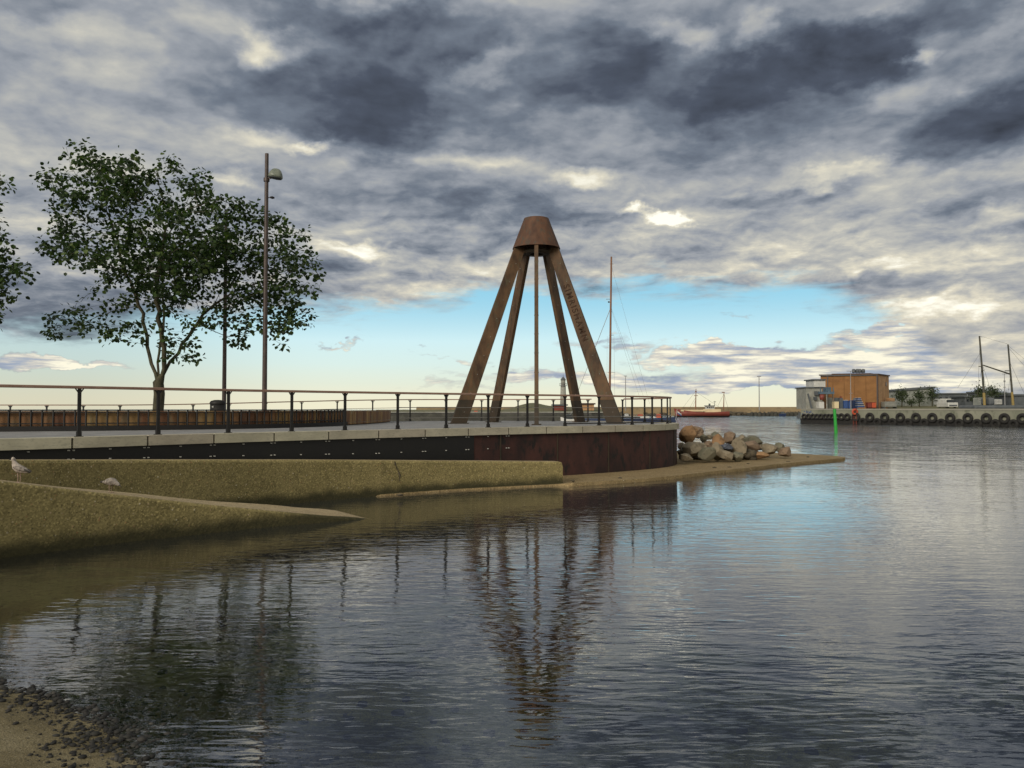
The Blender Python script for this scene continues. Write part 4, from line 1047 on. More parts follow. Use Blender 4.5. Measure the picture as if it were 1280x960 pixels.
def gx(px, Y): return (px-640)/1000*Y
def boxpx(mb, x0, x1, y0, y1, Y, depth, rz=0):
    s = Y/1000; xc = gx((x0+x1)/2, Y); zt = EYE+(511-y0)*s; zb_ = EYE+(511-y1)*s
    mb.box((xc, Y+depth/2, (zt+zb_)/2), ((x1-x0)*s, depth, zt-zb_), rz)
# orange warehouse
M['faded'] = surf('faded_seam_paint', (.15, .075, .03), (.22, .11, .045), 2, .9)
BY = 150.0
A = Vector((gx(1026, 154), 154, 0)); Bc = Vector((gx(1097, BY), BY, 0)); C_ = Vector((gx(1111, 157), 157, 0)); D_ = A+(C_-Bc)
w = thing('warehouse', (Bc.x, Bc.y, ZQ), 'flat roofed orange brown warehouse on the quay', 'warehouse')
zA = EYE+(511-470.5)*.154; zB = EYE+(511-467.5)*BY/1000
zr = (zA+zB)/2
mb = MB(); mb.prism([(v.x, v.y) for v in (A, Bc, C_, D_)], ZQ-.1, zr); mb.build('wall', 'orange_brick', w)
mb = MB(); mb.strip([Vector((Bc.x+.05, Bc.y-.0, ZQ)), Vector((C_.x+.05, C_.y, ZQ))], [Vector((Bc.x+.05, Bc.y, zr-.02)), Vector((C_.x+.05, C_.y, zr-.02))]); mb.build('gable_wall', 'tan_render', w)
mb = MB(); o_ = .25; cen = (A+Bc+C_+D_)/4
ro = [(v+(v-cen).normalized()*.35) for v in (A, Bc, C_, D_)]; mid1 = (A+D_)/2; mid2 = (Bc+C_)/2
mb.prism([(v.x, v.y) for v in ro], zr, [zr+.22, zr+.22, zr+.22, zr+.22])
mb.prism([(v.x, v.y) for v in [(v+(cen-v)*.35) for v in ro]], zr+.22, zr+.40)
rf = mb.build('roof', 'roof_dark', w)
mb = MB(); mb.beam((Bc.x, Bc.y-.06, ZQ), (Bc.x, Bc.y-.06, zr), .22, .22); mb.build('corner_trim', 'roof_dark', w)
mb = MB()
for k, px in enumerate([1067.5, 1072, 1075, 1079.5]):
    zc = zr+.85; x = gx(px, 153); mb.lathe([(0, -.35), (.33, -.35), (.33, .25), (.2, .38), (0, .4)], (x, 153, zc), 10); mb.beam((x-.3, 153, zr+.2), (x+.25, 153, zc), .06, .06)
mb.build('roof_vents', 'dark_grey', rf)
mb = MB(); mb.tube([A+Vector((-.1, -.15, zr-.05)), Bc+Vector((0, -.15, zr-.05))], .11, 8); gt = mb.build('gutter', 'dark_grey', w)
for f_ in (.985, .12):
    c = A.lerp(Bc, f_); mb = MB(); mb.tube([(c.x, c.y-.16, zr-.1), (c.x, c.y-.16, ZQ)], .07, 6); mb.build('downpipe', 'dark_grey', gt)
for f_ in (.22, .42, .60, .80):
    c = A.lerp(Bc, f_); mb = MB(); mb.box((c.x, c.y-.03, (ZQ+zr)/2), (.06, .04, zr-ZQ-.2)); mb.build('panel_seam', 'faded', w)
dr0 = (Bc-A).normalized(); nr0 = Vector((dr0.y, -dr0.x, 0)); rr = random.Random(12); mb = MB()   # faded sign band with illegible marks
for k in range(34):
    f = .14+k*.0115; c = A.lerp(Bc, f)+nr0*.03; z = zr-.95+rr.uniform(-.12, .12); hh = rr.uniform(.25, .6)
    mb.box((c.x, c.y, z), (rr.uniform(.06, .12), .02, hh), math.atan2(dr0.y, dr0.x), 0, rr.uniform(-.25, .25))
mb.build('faded_sign', 'tan_render' if False else surf('faded_sign_paint', (.17, .09, .04), (.28, .13, .05), 2, .9), w)
mb = MB()
for (f, wd, hh, z) in [(.30, 1.2, 2.1, 1.05), (.62, .9, 2.0, 1.0)]:
    c = A.lerp(Bc, f)+nr0*.03; mb.box((c.x, c.y, ZQ+z), (wd, .05, hh), math.atan2(dr0.y, dr0.x))
mb.build('door', 'dark_grey', w)
dg = (C_-Bc).normalized()
mb = MB(); c = Bc.lerp(C_, .72); mb.box((c.x+.08, c.y-.02, zr-1.6), (.6, .08, .7), math.atan2(dg.y, dg.x)); mb.build('window', 'glass_dark', w)
# processing tower left of the warehouse
t = thing('silo_tower', (gx(1018, 147), 147, ZQ), 'pale grey silo building with a raised box and a blue walkway left of the warehouse', 'silo')
mb = MB(); boxpx(mb, 1007.5, 1028, 485, 511, 147, 5); mb.build('wall', 'pale_grey', t)
mb = MB(); boxpx(mb, 1007, 1030, 483.6, 485, 146.8, 5.5); boxpx(mb, 1016.5, 1033, 473.8, 475.2, 146.3, 4.6); mb.build('roof', 'dark_grey', t)
mb = MB(); boxpx(mb, 1017.5, 1032, 475.2, 483.6, 146.6, 4); mb.build('upper_box', 'white_paint', t)
mb = MB(); boxpx(mb, 1024, 1030, 502, 510.5, 145.5, 2.0); mb.build('lower_box', 'white_paint', t)
mb = MB(); boxpx(mb, 1025, 1043, 489.5, 492.5, 145.5, 2.5)
for px in (1026, 1030, 1034, 1038, 1042): boxpx(mb, px-.4, px+.4, 484.5, 490, 145.4, .15)
boxpx(mb, 1032, 1039, 484, 490, 145.6, 1.2); mb.build('walkway', surf('blue_grey_steel', (.05, .09, .13), (.10, .15, .20), 1, .6), t)
mb = MB(); boxpx(mb, 1033, 1034, 492.5, 511, 145.6, .2); boxpx(mb, 1041, 1041.8, 492.5, 511, 147, .2); boxpx(mb, 1035, 1040, 497, 511, 150, 1.0); mb.build('legs', 'pale_grey', t)
mb = MB(); mb.beam((gx(1010, 146), 146, EYE+(511-492)*.146), (gx(1014.5, 146), 146, ZQ), .25, .25); boxpx(mb, 1019, 1024, 489, 494, 146.4, .5); boxpx(mb, 1018, 1021, 496, 500, 146.4, .5); mb.build('chute', 'dark_grey', t)
mb = MB(); mb.lathe([(0, -.5), (.35, -.5), (.45, 0), (.35, .5), (0, .5)], (gx(1027.5, 145.2), 145.2, EYE+(511-496.5)*.145), 12); mb.build('red_float', 'red_paint', t)
# objects on the quay
def qbox(name, x0, x1, y0, y1, Y, depth, mat, label, cat, extra=None, grp=None):
    t = thing(name, (gx((x0+x1)/2, Y), Y, ZQ), label, cat, grp)
    mb = MB(); boxpx(mb, x0, x1, y0, y1, Y, depth); mb.build('body', mat, t, bevel=.04)
    mb = MB(); boxpx(mb, x0-.15, x1+.15, y0-.5, y0, Y-.05, depth+.1); mb.build('lid', extra or mat, t)
    for q in (x0+.4, x1-1): mb = MB(); boxpx(mb, q, q+.6, y1, 511, Y+.1, .8); mb.build('foot', extra or mat, t)
    return t
qbox('cream_kiosk', 1043, 1048.6, 502, 510.5, 146, 1.2, 'cream', 'small cream kiosk box on the quay edge left of the blue tanks', 'kiosk', 'pale_grey')
qbox('blue_tank', 1055, 1059.8, 500.5, 510.5, 146, 1.2, 'blue_paint', 'pale framed blue tank, left of the three by the warehouse', 'tank', 'white_paint', 'blue tanks before the warehouse')
qbox('blue_tank', 1060.5, 1064.5, 501.5, 510.5, 146.2, 1.2, 'blue_paint', 'middle blue tank of the three by the warehouse, behind the thin pole', 'tank', 'blue_paint', 'blue tanks before the warehouse')
qbox('blue_tank', 1065.2, 1071, 500.8, 510.5, 146.4, 1.2, 'navy', 'darker navy tank at the right of the blue ones', 'tank', 'blue_paint', 'blue tanks before the warehouse')
for k in range(5):
    x0 = 1071.8+k*.3; x1 = 1080.5-k*1.1; y1 = 508.8-k*2.4; t = thing('fish_crates', (gx(1076, 145.5), 145.5, ZQ), ['bottom', 'second', 'third', 'fourth', 'top'][k]+' layer of blue and white fish crates in the stack before the warehouse', 'crates', 'stacked fish crates')
    mb = MB(); boxpx(mb, x0, x1, y1-1.6, y1+.4, 145.5, 1.3); mb.build('crate', 'blue_paint' if k % 2 == 0 else 'navy', t)
    mb = MB(); boxpx(mb, x0-.2, x1+.2, y1-2.0, y1-1.6, 145.4, 1.5); mb.build('rim', 'white_paint', t)
qbox('red_crate', 1085, 1089.5, 503.5, 509.5, 148, 1.2, 'red_paint', 'left red crate beside the warehouse corner', 'crate', 'red_paint', 'red crates')
qbox('red_crate', 1090, 1095, 503.2, 509.5, 148, 1.2, 'orange_paint', 'brighter red crate nearest the warehouse corner', 'crate', 'red_paint', 'red crates')
t = thing('equipment_rack', (gx(1051.5, 146.5), 146.5, ZQ), 'narrow dark equipment cabinet beside the cream kiosk', 'cabinet')
mb = MB(); boxpx(mb, 1049.4, 1053.6, 497.5, 510.8, 146.5, .8); mb.build('body', 'dark_grey', t); mb = MB(); boxpx(mb, 1050.6, 1052.2, 495.4, 497.5, 146.6, .4); mb.build('beacon', 'red_paint', t)
def pole(px, Y, y0, zb_, label, arms=(), r=.07, name='light_mast', grp='tall thin light masts round the harbour'):
    b = Vector((gx(px, Y), Y, zb_)); t = thing(name, b, label, 'light mast', grp); zt = EYE+(511-y0)*Y/1000
    mb = MB(); mb.tube([b, (b.x, b.y, zt)], [r*1.3, r*.8], 8); mb.build('pole', 'grey_steel', t)
    if arms:
        mb = MB()
        for (dy, wpx, hpx) in arms: mb.box((b.x, b.y, zt-dy*Y/1000), (wpx*Y/1000, .25, hpx*Y/1000))
        mb.build('lamp_head', 'grey_steel', t)
    return t
pole(1063.5, 145, 463.5, ZQ, 'thin pale mast with a crossarm standing before the warehouse', [(.4, 9, .7), (28, 4, .5)], .06)
pole(949, 285, 470.5, 2, 'thin light mast alone on the breakwater between red boat and warehouse', [(0, 5, 1), ], .16)
pole(782, 260, 470, 1.9, 'thin light mast behind the right leg of the monument', [(0, 4, .8)], .13)
pole(1162, 200, 481.5, 2.4, 'thin antenna mast with cross arms above the long low shed', [(2, 4, .5), (5.5, 5, .5)], .12, 'antenna_mast')
pole(1256, 150, 467, ZQ, 'thin lamp mast between the two ship masts', [(.5, 5, .5), (9.5, 1.6, 2), (17, 2.5, .8)], .07)
# low sheds behind
def shed(x0, x1, y0, y0b, y1, Y, dep, mat, label, roof='dark_grey', wins=0):
    t = thing('shed', (gx((x0+x1)/2, Y), Y, 2.4), label, 'shed', 'low sheds behind the quay'); s = Y/1000
    z0 = EYE+(511-y1)*s; za = EYE+(511-y0)*s; zb2 = EYE+(511-y0b)*s; a, b = gx(x0, Y), gx(x1, Y)
    mb = MB(); mb.prism([(a, Y), (b, Y), (b, Y+dep), (a, Y+dep)], min(z0, 2.4), [za, zb2, zb2, za]); mb.build('wall', mat, t)
    mb = MB(); mb.prism([(a-.3, Y-.3), (b+.3, Y-.3), (b+.3, Y+dep), (a-.3, Y+dep)], min(za, zb2)-.1 if abs(za-zb2) < .05 else za, [za+.2, zb2+.2, zb2+.2, za+.2]) if abs(za-zb2) < .05 else mb.add([(a-.3, Y-.3, za), (b+.3, Y-.3, zb2), (b+.3, Y+dep, zb2), (a-.3, Y+dep, za), (a-.3, Y-.3, za+.35), (b+.3, Y-.3, zb2+.35), (b+.3, Y+dep, zb2+.35), (a-.3, Y+dep, za+.35)], [(3, 2, 1, 0), (4, 5, 6, 7), (0, 1, 5, 4), (1, 2, 6, 5), (2, 3, 7, 6), (3, 0, 4, 7)])
    mb.build('roof', roof, t)
    if wins:
        for k in range(wins):
            mb = MB(); xx = a+(b-a)*(k+.5)/wins; mb.box((xx, Y-.03, (z0+za)/2), ((b-a)/wins*.35, .08, (za-z0)*.3)); mb.build('window', 'glass_dark', t)
    return t
shed(1131, 1167, 488.5, 485.2, 503, 165, 9, 'grey_wall', 'grey shed with a sloping roof right of the warehouse')
shed(1172, 1209, 493, 492.6, 502, 215, 8, 'dark_grey', 'long low blue grey shed behind the parked van', wins=5)
shed(1232, 1262, 491, 493, 505, 175, 7, 'dark_grey', 'dark shed behind the two ship masts')
shed(1268, 1300, 494, 494, 505, 150, 6, 'dark_grey', 'dark flat hut at the right edge of the view')
shed(1176, 1200, 499.5, 499.5, 504, 172, 5, 'white_paint', 'low white shed below the long blue grey one', 'white_paint')
shed(1206, 1226, 496, 496, 505, 160, 5, 'dark_grey', 'small dark store left of the ship mast', wins=3)
# van
t = thing('parked_van', (gx(1189.5, 152), 152, ZQ), 'white van parked facing the water before the long low shed', 'van')
s = .152; x = gx(1189.5, 152); z = ZQ
mb = MB(); mb.box((x, 153.6, z+.75), (1.9, 4.2, .85)); mb.box((x, 154.0, z+1.45), (1.75, 3.2, .6), top=.9); mb.build('body', 'white_paint', t, bevel=.08)
mb = MB(); mb.box((x, 152.25, z+1.42), (1.5, .5, .45), rx=-.3); mb.build('windscreen', 'glass_dark', t)
mb = MB(); mb.box((x, 151.48, z+.62), (1.5, .06, .25)); mb.build('grille', 'dark_grey', t)
for sx in (-.75, .75):
    for sy in (152.4, 154.9): mb = tyre_mesh(.34, .22); mb.v = [(x+v[1]+sx*1.05, sy+v[0], z+.34+v[2]) for v in mb.v]; mb.build('wheel', 'rubber', t)
# pale masses on the quay
for i_, (x0, x1, y0, y1, Y, m_, lb) in enumerate([(1106, 1121, 502, 509, 150, 'pale_grey', 'low pale stack of pallets right of the warehouse'), (1113, 1119, 497.5, 502, 152, 'tan_render', 'brown crate on top of the pale pallets'), (1224, 1234, 497, 507.5, 138, 'grey_wall', 'pale net heap round the foot of the left ship mast'), (1246, 1253, 499, 506, 142, 'white_paint', 'small white fish tub between the ship masts')]):
    t = thing('goods_stack', (gx((x0+x1)/2, Y), Y, ZQ), lb, 'stack'); mb = MB(); boxpx(mb, x0, x1, y0, y1, Y, 2); mb.build('body', m_, t, bevel=.15); mb = MB()
    for k in range(4): boxpx(mb, x0-.2, x1+.2, y0+(y1-y0)*(k+.4)/4, y0+(y1-y0)*(k+.55)/4, Y-.06, .06)
    if i_ != 1: boxpx(mb, x0, x0+.6, y1, 511.2, Y+.2, 1.5); boxpx(mb, x1-.6, x1, y1, 511.2, Y+.2, 1.5)
    mb.build('slats', 'dark_grey', t)
# grassy rise on quay land
mb = MB(); rr = random.Random(8); 
P1 = [(gx(px, 150), 150, ZQ+.02) for px in range(1110, 1420, 10)]; P2 = [(gx(px, 175), 175, ZQ+.9+.35*mnoise.noise(Vector((px*.05, 0, 0)))) for px in range(1110, 1420, 10)]; P3 = [(gx(px, 230), 230, ZQ+.6) for px in range(1110, 1420, 10)]
mb.strip([Vector(p) for p in P1], [Vector(p) for p in P2], True); mb.strip([Vector(p) for p in P2], [Vector(p) for p in P3], True); kind(mb.build('terrain', 'grass_bank'))

# two masted ship behind the quay
t = thing('sailing_ship', (gx(1246, 128), 136, 0), 'two masted wooden sailing ship moored behind the quay at the right', 'ship')
def spar(mb, x0, y0, x1, y1, Y, r0, r1, n=8): mb.tube([pt(x0, y0, Y), pt((x0+x1)/2, (y0+y1)/2, Y), pt(x1, y1, Y)], [r0, (r0+r1)/2, r1], n)
YS = 134
mb = MB(); spar(mb, 1230.5, 498, 1224.3, 420, YS, .19, .13); m1 = mb.build('mast', 'dark_spar', t)
mb = MB(); spar(mb, 1231, 511, 1229.8, 491, YS, .23, .21); mb.build('painted_foot', 'yellow', m1)
mb = MB(); spar(mb, 1266, 500, 1260, 430.5, YS+1, .18, .12); m2 = mb.build('mast', 'dark_spar', t)
mb = MB(); spar(mb, 1266.8, 511, 1264.9, 490, YS+1, .22, .20); mb.build('painted_foot', 'yellow', m2)
mb = MB(); spar(mb, 1229, 456.5, 1262, 467.5, YS+.3, .10, .13); mb.build('boom', 'dark_spar', t)
mb = MB()
for a in [(1224.5, 420, 1260, 430), (1225, 424, 1222, 500), (1226, 440, 1197, 485), (1228, 455, 1221, 495), (1229, 458, 1242, 500), (1260, 432, 1300, 465), (1260, 434, 1300, 480), (1261, 450, 1284, 500), (1263, 470, 1258, 505), (1226, 450, 1236, 505), (1224.5, 420, 1227, 421.5)]: spar(mb, *a, YS+.2, .018, .018, 4)
mb.build('rigging', 'dark_spar', t)
mb = MB()
for px, py, wpx in [(1225.5, 458, 3.5), (1228, 463, 2.5), (1259, 463.5, 5)]: c = pt(px, py, YS-.3); mb.box(c, (wpx*.134, .3, .12))
mb.build('fittings', 'dark_spar', t)
mb = MB(); boxpx(mb, 1218, 1296, 506.5, 511.8, YS-1, 5); boxpx(mb, 1236, 1244, 497, 506.5, YS, 2.5); mb.build('hull', 'dark_grey', t, bevel=.3)
# shrubs beyond the quay
def shrub(px, py, rx, ry, Y, seed, label, spiky=False):
    c = pt(px, py, Y); s = Y/1000; zb_ = ZQ; t = thing('shrub', (c.x, c.y, zb_), label, 'shrub', 'dark shrubs on the quay land'); rs = random.Random(seed)
    mb = MB(); mb.tube([(c.x, c.y, zb_), (c.x+.1, c.y, c.z)], [.14, .06], 6)
    for k in range(7): mb.tube([(c.x, c.y, c.z-ry*s*.4), (c.x+rs.uniform(-1, 1)*rx*s*.8, c.y+rs.uniform(-1, 1), c.z+rs.uniform(-.2, .9)*ry*s)], [.05, .02], 4)
    mb.build('trunk', 'bark', t)
    lv, lf = [], []
    for k in range(int(rx*ry*14)):
        a = Vector((rs.gauss(0, .45), rs.gauss(0, .45), rs.gauss(0, .42)))
        if mnoise.noise(a*2.2+Vector((seed, 0, 0))) < -.15: continue
        q_ = c+Vector((a.x*rx*s, a.y*rx*s, a.z*ry*s)); d = Vector((rs.gauss(0, 1), rs.gauss(0, 1), rs.gauss(0, 1))).normalized()*.22; e = Vector((rs.gauss(0, 1), rs.gauss(0, 1), rs.gauss(0, 1))).normalized()*.16; o_ = len(lv)
        lv += [tuple(q_), tuple(q_+d), tuple(q_+d+e), tuple(q_+e)]; lf.append((o_, o_+1, o_+2, o_+3))
    mb = MB(); mb.add([Vector(v) for v in lv], lf); mb.build('crown', 'shrub', t)
for k, a in enumerate([(1127, 494, 9, 9, 158), (1149, 496, 8, 10, 160), (1165, 492.5, 8, 9, 162), (1225, 491, 8, 10, 150), (1240.5, 490, 8, 9, 152), (1253, 495, 9, 6, 165), (1217, 499, 8, 4, 160), (1139, 503, 6, 4, 158)]):
    shrub(*a, 20+k, ['ragged dark shrub just right of the warehouse', 'round dark shrub in front of the grey sloping shed', 'dark shrub at the right end of the grey sloping shed', 'dark shrub directly left of the left ship mast', 'dark shrub between the two ship masts', 'wide dark shrub nearest the right ship mast', 'low dark bush left of the ship masts by the small store', 'low bush below the grey sloping shed'][k])

# ------------------------------------------------------------------ breakwater and inner basin
mb = MB(); YB = 310; n_ = 60; pts_f = [Vector((gx(520+k*9, YB), YB+3*math.sin(k*.3), 0)) for k in range(n_)]
t = thing('breakwater', (gx(900, YB), YB, 0), 'long brown stone breakwater closing the harbour behind the red fishing boat', 'breakwater')
rr = random.Random(6)
zt_ = [EYE+(511-508.6)*YB/1000+.0 for p in pts_f]
A0 = [p+Vector((0, -3, -3)) for p in pts_f]; A1 = [p+Vector((0, 0, z*.45)) for p, z in zip(pts_f, zt_)]; A2 = [p+Vector((0, 1.5, z)) for p, z in zip(pts_f, zt_)]; A3 = [p+Vector((0, 9, z)) for p, z in zip(pts_f, zt_)]; A4 = [p+Vector((0, 14, -3)) for p in pts_f]
mb.strip(A0, A1); mb.strip(A1, A2); mb.strip(A2, A3); mb.strip(A3, A4); mb.build('wall_body', 'breakwater', t)
mb = MB()
for k in range(150):
    px = rr.uniform(905, 1004) if k < 90 else rr.uniform(700, 1004); Y = YB-rr.uniform(4, 14); mb.lump((gx(px, Y), Y, rr.uniform(-.2, .9)), (rr.uniform(.6, 1.3), 1, rr.uniform(.5, .9)), k, 1, .25)
mb.build('rock_toe', 'soil', t)
# low dark pontoon with moored craft in front of the breakwater
t = thing('pontoon', (gx(960, 275), 275, 0), 'long low dark pontoon before the breakwater right of the red boat', 'pontoon')
mb = MB(); boxpx(mb, 938, 1000, 516.2, 521, 275, 4); mb.build('deck', 'quay_dark', t)
mb = MB()
for k in range(12): mb.tube([(gx(940+k*5, 274.5), 274.5, -1), (gx(940+k*5, 274.5), 274.5, 1.5)], .22, 8)
mb.build('piles', 'dark_spar', t)
for k, (px, wd, h_, m_, lb) in enumerate([(978, 9, 7, 'navy', 'small dark boat at the middle of the pontoon'), (1000, 9, 9, 'dark_grey', 'dark boat partly hidden at the quay corner')]):
    Y = 270-k*60; s = Y/1000; x = gx(px, Y); L_ = wd*s
    t = thing('small_boat', (x, Y, 0), lb, 'boat', 'small dark boats at the pontoon')
    mb = MB(); mb.prism([(x-L_/2, Y), (x-L_*.35, Y-.7), (x+L_*.35, Y-.7), (x+L_/2, Y), (x+L_*.35, Y+.7), (x-L_*.35, Y+.7)], -.2, [.95, .8, .8, 1.0, .8, .8]); mb.build('hull', m_, t)
    mb = MB(); mb.box((x, Y, 1.15), (L_*.35, 1, .8), top=.85); mb.build('cabin', 'dark_grey', t)

def hull(mb, x, Y, L_, B, H, z0=-.3, bow=1, sheer=.45):    # lofted boat hull, bow at +x*bow
    n = 16; rings = []
    for i in range(n+1):
        u = i/n; wv = math.sin(min(1, (1-u)*1.9+.02)*math.pi/2)**.7*(1 if u > .15 else .75+u*1.6)
        sh = H*(1+sheer*max(0, u-.45)**2*3+sheer*.3*max(0, .3-u)*2); xx = x+bow*(u-.5)*L_*1.0
        rk = bow*max(0, u-.8)*L_*.12
        rings.append([Vector((xx+rk, Y-B/2*wv, sh)), Vector((xx, Y-B/2*wv*.85, .35*H)), Vector((xx-rk*.6, Y-B/2*wv*.4, z0)), Vector((xx-rk*.6, Y+B/2*wv*.4, z0)), Vector((xx, Y+B/2*wv*.85, .35*H)), Vector((xx+rk, Y+B/2*wv, sh))])
    vs = [v for r in rings for v in r]
    mb.add(vs, [(i*6+k, (i+1)*6+k, (i+1)*6+(k+1) % 6, i*6+(k+1) % 6) for i in range(n) for k in range(6)], True); mb.add(rings[0], [tuple(range(6))]); mb.add(rings[-1], [tuple(range(6))])
    return rings
# red fishing boat
YR = 250; s = .25; x = gx(877, YR)
t = thing('fishing_boat', (x, YR, 0), 'red hulled fishing boat with white wheelhouse and two masts by the breakwater', 'fishing boat')
mb = MB(); hull(mb, x, YR, 16.5, 4.6, 1.45, bow=-1, sheer=.9); h1 = mb.build('hull', 'red_paint', t)
mb = MB(); hull(mb, x+.02, YR, 16.6, 4.66, .35, bow=-1, sheer=0); mb.build('boot_top', 'rubber', h1)
mb = MB(); boxpx(mb, 851, 882, 512.2, 514.2, YR-1.3, 2.6); boxpx(mb, 881, 901, 511.4, 515.2, YR-1.2, 2.4); mb.build('bulwark', 'cream', t)
mb = MB(); boxpx(mb, 883, 893, 507.5, 512, YR-1, 2.0); wh = mb.build('wheelhouse', 'white_paint', t)
mb = MB(); boxpx(mb, 882.3, 893.8, 506.8, 507.6, YR-1.2, 2.4); boxpx(mb, 886, 888, 504.5, 507, YR, .4); mb.build('roof', 'dark_grey', wh)
mb = MB(); 
for k in range(4): boxpx(mb, 883.6+k*2.3, 885.1+k*2.3, 508.6, 510.2, YR-1.05, .06)
mb.build('windows', 'glass_dark', wh)
mb = MB(); spar(mb, 869.5, 513, 870, 486, YR, .20, .10); boxpx(mb, 867.5, 872.5, 494.2, 494.9, YR, .2); boxpx(mb, 869, 871, 489, 490, YR, .2); mb.build('mast', 'mast_wood', t)
mb = MB(); spar(mb, 904.5, 513, 905, 491, YR, .18, .10); boxpx(mb, 902.5, 906, 490, 491, YR, .2); mb.build('mast', 'mast_wood', t)
mb = MB(); spar(mb, 893, 508, 893.5, 501, YR, .08, .05); boxpx(mb, 892, 895, 502, 502.6, YR, .2); mb.build('antenna', 'dark_spar', t)
mb = MB()
for a in [(870, 488, 852, 512), (870, 496, 861, 512), (870, 490, 904, 512), (905, 492, 897, 508), (905, 492, 911, 514), (866, 508, 869.5, 500)]: spar(mb, *a, YR, .035, .035, 4)
mb.build('rigging', 'dark_spar', t)

# land and quay behind the pier
t = thing('inner_quay', (gx(600, 150), 150, 0), 'dark inner quay with a grassy bank behind the monument legs', 'quay')
mb = MB(); a, b = gx(470, 150), gx(756, 150); mb.prism([(a, 150), (b, 150), (b+3, 175), (b, 300), (a-10, 300)], -3, 1.75); mb.build('wall_body', 'quay_dark', t)
mb = MB(); mb.prism([(a-.1, 149.8), (b+.1, 149.8), (b+.1, 151.2), (a-.1, 151.2)], 1.752, 1.95); mb.build('coping', 'pale_grey', t)
mb = MB(); cols = 60; rows_ = 9; vs = []
for j in range(rows_):
    for i in range(cols):
        px = 470+i*4.9; Y = 156+j*16; u = j/(rows_-1)
        z = 1.80+.35*min(1, j/2)+(1.3*math.exp(-((px-660)/22)**2)+.9*max(0, min(1, (px-640)/30))*(1 if px < 735 else max(0, 1-(px-735)/25)))*math.exp(-((j-4)/2.2)**2)+.12*mnoise.noise(Vector((px*.08, j, 0)))
        vs.append((gx(px, Y), Y, z))
mb.add(vs, [(j*cols+i, j*cols+i+1, (j+1)*cols+i+1, (j+1)*cols+i) for j in range(rows_-1) for i in range(cols-1)], True); mb.build('grass_bank', 'grass_bank', t)
# lighthouse
YL = 330; s = .33; x = gx(704, YL); zb_ = 2.5
t = thing('lighthouse', (x, YL, zb_), 'small white lighthouse with a dark lantern seen between the monument legs', 'lighthouse')
def zz(py): return EYE+(511-py)*s
mb = MB(); mb.lathe([(0, zb_), (1.35, zb_), (1.05, zz(482.5)), (0, zz(482.5))], (x, YL, 0), 20); mb.build('tower', 'pale_grey', t)
mb = MB(); mb.lathe([(0, zz(482.6)), (1.55, zz(482.4)), (1.55, zz(481.9)), (0, zz(481.9))], (x, YL, 0), 20)
for k in range(12):
    a = k*math.pi/6; mb.tube([(x+1.5*math.cos(a), YL+1.5*math.sin(a), zz(482)), (x+1.5*math.cos(a), YL+1.5*math.sin(a), zz(479.2))], .04, 4)
mb.tube([(x+1.5*math.cos(k*math.pi/12), YL+1.5*math.sin(k*math.pi/12), zz(479.2)) for k in range(25)], .05, 4); mb.build('gallery', 'grey_steel', t)
mb = MB(); mb.lathe([(0, zz(481.9)), (.95, zz(481.9)), (.95, zz(475)), (0, zz(475))], (x, YL, 0), 16); mb.build('lantern', 'pale_grey', t)
mb = MB(); mb.lathe([(1.15, zz(475.2)), (1.0, zz(474)), (.4, zz(471.8)), (.1, zz(471)), (.06, zz(468)), (0, zz(468))], (x, YL, 0), 16); mb.build('dome', 'dark_grey', t)
shed(692.5, 708, 506.5, 506.5, 513, 170, 6, 'red_paint', 'dark red shed behind the pier railing left of the lighthouse base', 'dark_grey')
shed(724, 742.5, 505, 505, 513, 172, 6, 'tan_render', 'brown shed behind the pier railing between the right monument legs', 'roof_dark')
o_ = thing('road_sign', (gx(594.5, 160), 160, 1.8), 'small red sign on the grass bank left of the monument', 'sign')
mb = MB(); boxpx(mb, 592.5, 597, 513.5, 517, 160, .1); mb.build('board', 'orange_paint', o_); mb = MB(); boxpx(mb, 594, 595, 517, 516.9+2.2, 160.05, .1); mb.build('post', 'grey_steel', o_)
# yacht whose mast rises beside the monument
YY = 108; s = .108; x = gx(785, YY)
t = thing('yacht', (x, YY, 0), 'dark blue yacht behind the pier railing with one tall wooden mast', 'yacht')
mb = MB(); hull(mb, x-.2, YY, 13.0, 3.6, 1.15, bow=1, sheer=.25); mb.build('hull', 'navy', t)
mb = MB(); boxpx(mb, 760, 812, 520.2, 523, YY-.9, 1.8); mb.build('cabin', 'white_paint', t, bevel=.06)
mb = MB(); boxpx(mb, 775, 800, 521, 522.4, YY-.93, .05); mb.build('cabin_windows', 'glass_dark', t)
mb = MB(); spar(mb, 761.8, 524, 764.2, 321, YY, .17, .12, 10); mast = mb.build('mast', 'mast_wood', t)
mb = MB(); spar(mb, 764.2, 332, 764.3, 320.5, YY, .03, .03, 4); c = pt(764.3, 322.5, YY); mb.lump(c, (.10, .10, .16), 1, 1, 0)
for py, x0, x1 in [(330, 762, 767), (374, 757.5, 764), (419, 761.5, 767.5), (466, 760, 769)]: spar(mb, x0, py, x1, py, YY, .035, .03, 4)
c = pt(761, 377.5, YY); mb.lump(c, (.18, .15, .13), 1, 1, 0); mb.build('spreaders', 'dark_spar', mast)
mb = MB()
for a in [(763.5, 385, 726, 480), (763.5, 384, 716, 506), (763.8, 384, 806, 500), (763.8, 386, 800, 498), (764.5, 333, 812, 505)]: spar(mb, *a, YY, .028 if a[2] < 760 else .013, .028 if a[2] < 760 else .013, 4)
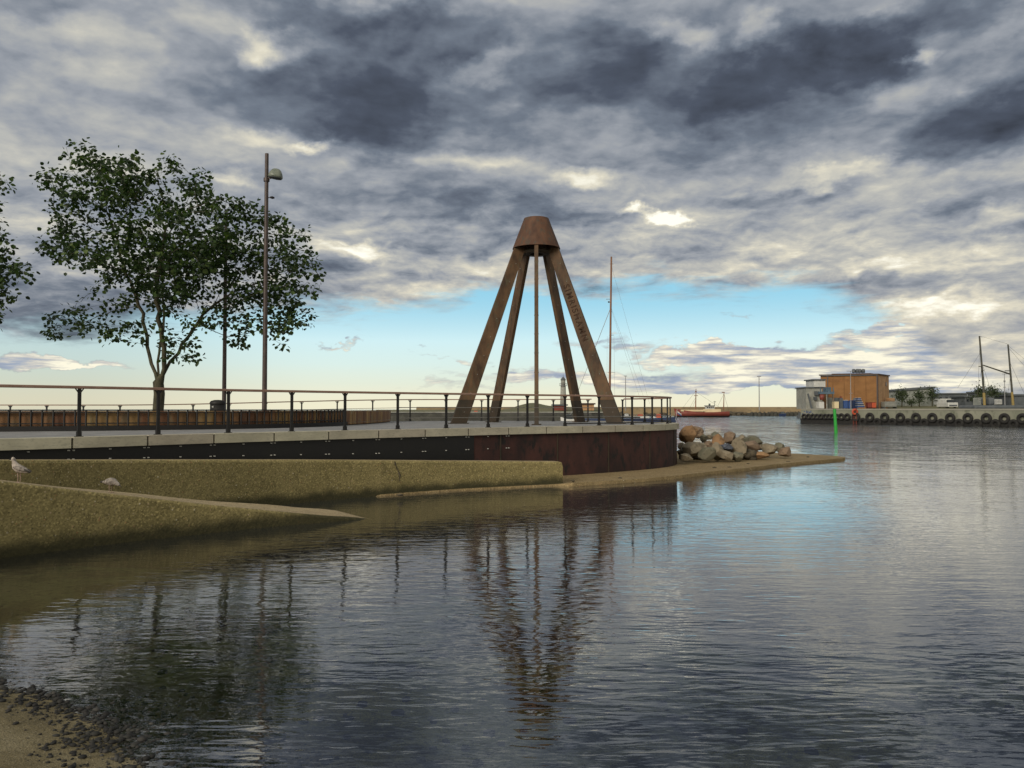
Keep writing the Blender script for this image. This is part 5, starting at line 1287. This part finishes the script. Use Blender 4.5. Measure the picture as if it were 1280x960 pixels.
spar(mb, 759, 420, 758.5, 505, YY, .012, .012, 4); spar(mb, 767.5, 420, 768.5, 505, YY, .012, .012, 4); mb.build('rigging', 'cable', mast)
# small moored craft seen through the railing
for k, (px, wd, Y, m1_, m2_, lb) in enumerate([(711, 20, 120, 'white_paint', 'glass_dark', 'white motor boat behind the railing below the lighthouse'), (800, 16, 128, 'red_paint', 'orange_paint', 'red dinghy with orange cover left of the railing corner'),
                                            (823, 14, 132, 'white_paint', 'orange_paint', 'white boat with an orange cabin at the railing corner'), (783, 12, 136, 'blue_paint', 'white_paint', 'small blue boat behind the right leg of the monument')]):
    s = Y/1000; x = gx(px, Y); t = thing('moored_boat', (x, Y, 0), lb, 'boat', 'small boats moored behind the pier')
    mb = MB(); hull(mb, x, Y, wd*s, 1.8, .95, bow=1 if k % 2 else -1); mb.build('hull', m1_, t)
    mb = MB(); mb.box((x, Y, 1.25), (wd*s*.4, 1.2, .8), top=.8); mb.build('cabin', m2_, t)
    if k == 0:
        mb = MB(); spar(mb, 712, 520, 722, 503, Y, .05, .04, 5); mb.build('davit', 'grey_steel', t)
# flag at the stern behind the rail corner
p = pt(844.5, 526, 104); t = thing('stern_flag', (p.x, p.y, .9), 'white and blue flag drooping from a staff beyond the railing corner', 'flag')
mb = MB(); mb.tube([(p.x, p.y, 1.0), pt(846.5, 511.5, 104)], .03, 5); mb.build('staff', 'white_paint', t)
top = pt(846.5, 512, 104); mbw, mbb, mbr_ = MB(), MB(), MB()
for q_, mbx_ in enumerate((mbr_, mbw, mbb)):
    A_, B_ = [], []
    for i in range(9):
        u = i/8; A_.append(top+Vector((u*.55, .08*math.sin(u*9), -u*.35-q_*.17))); B_.append(top+Vector((u*.55, .08*math.sin(u*9), -u*.35-(q_+1)*.17)))
    mbx_.strip(A_, B_, True); mbx_.strip([v+Vector((0, .012, 0)) for v in A_], [v+Vector((0, .012, 0)) for v in B_], True)
mbr_.build('stripe', 'red_paint', t); mbw.build('stripe', 'white_paint', t); mbb.build('stripe', 'blue_paint', t)
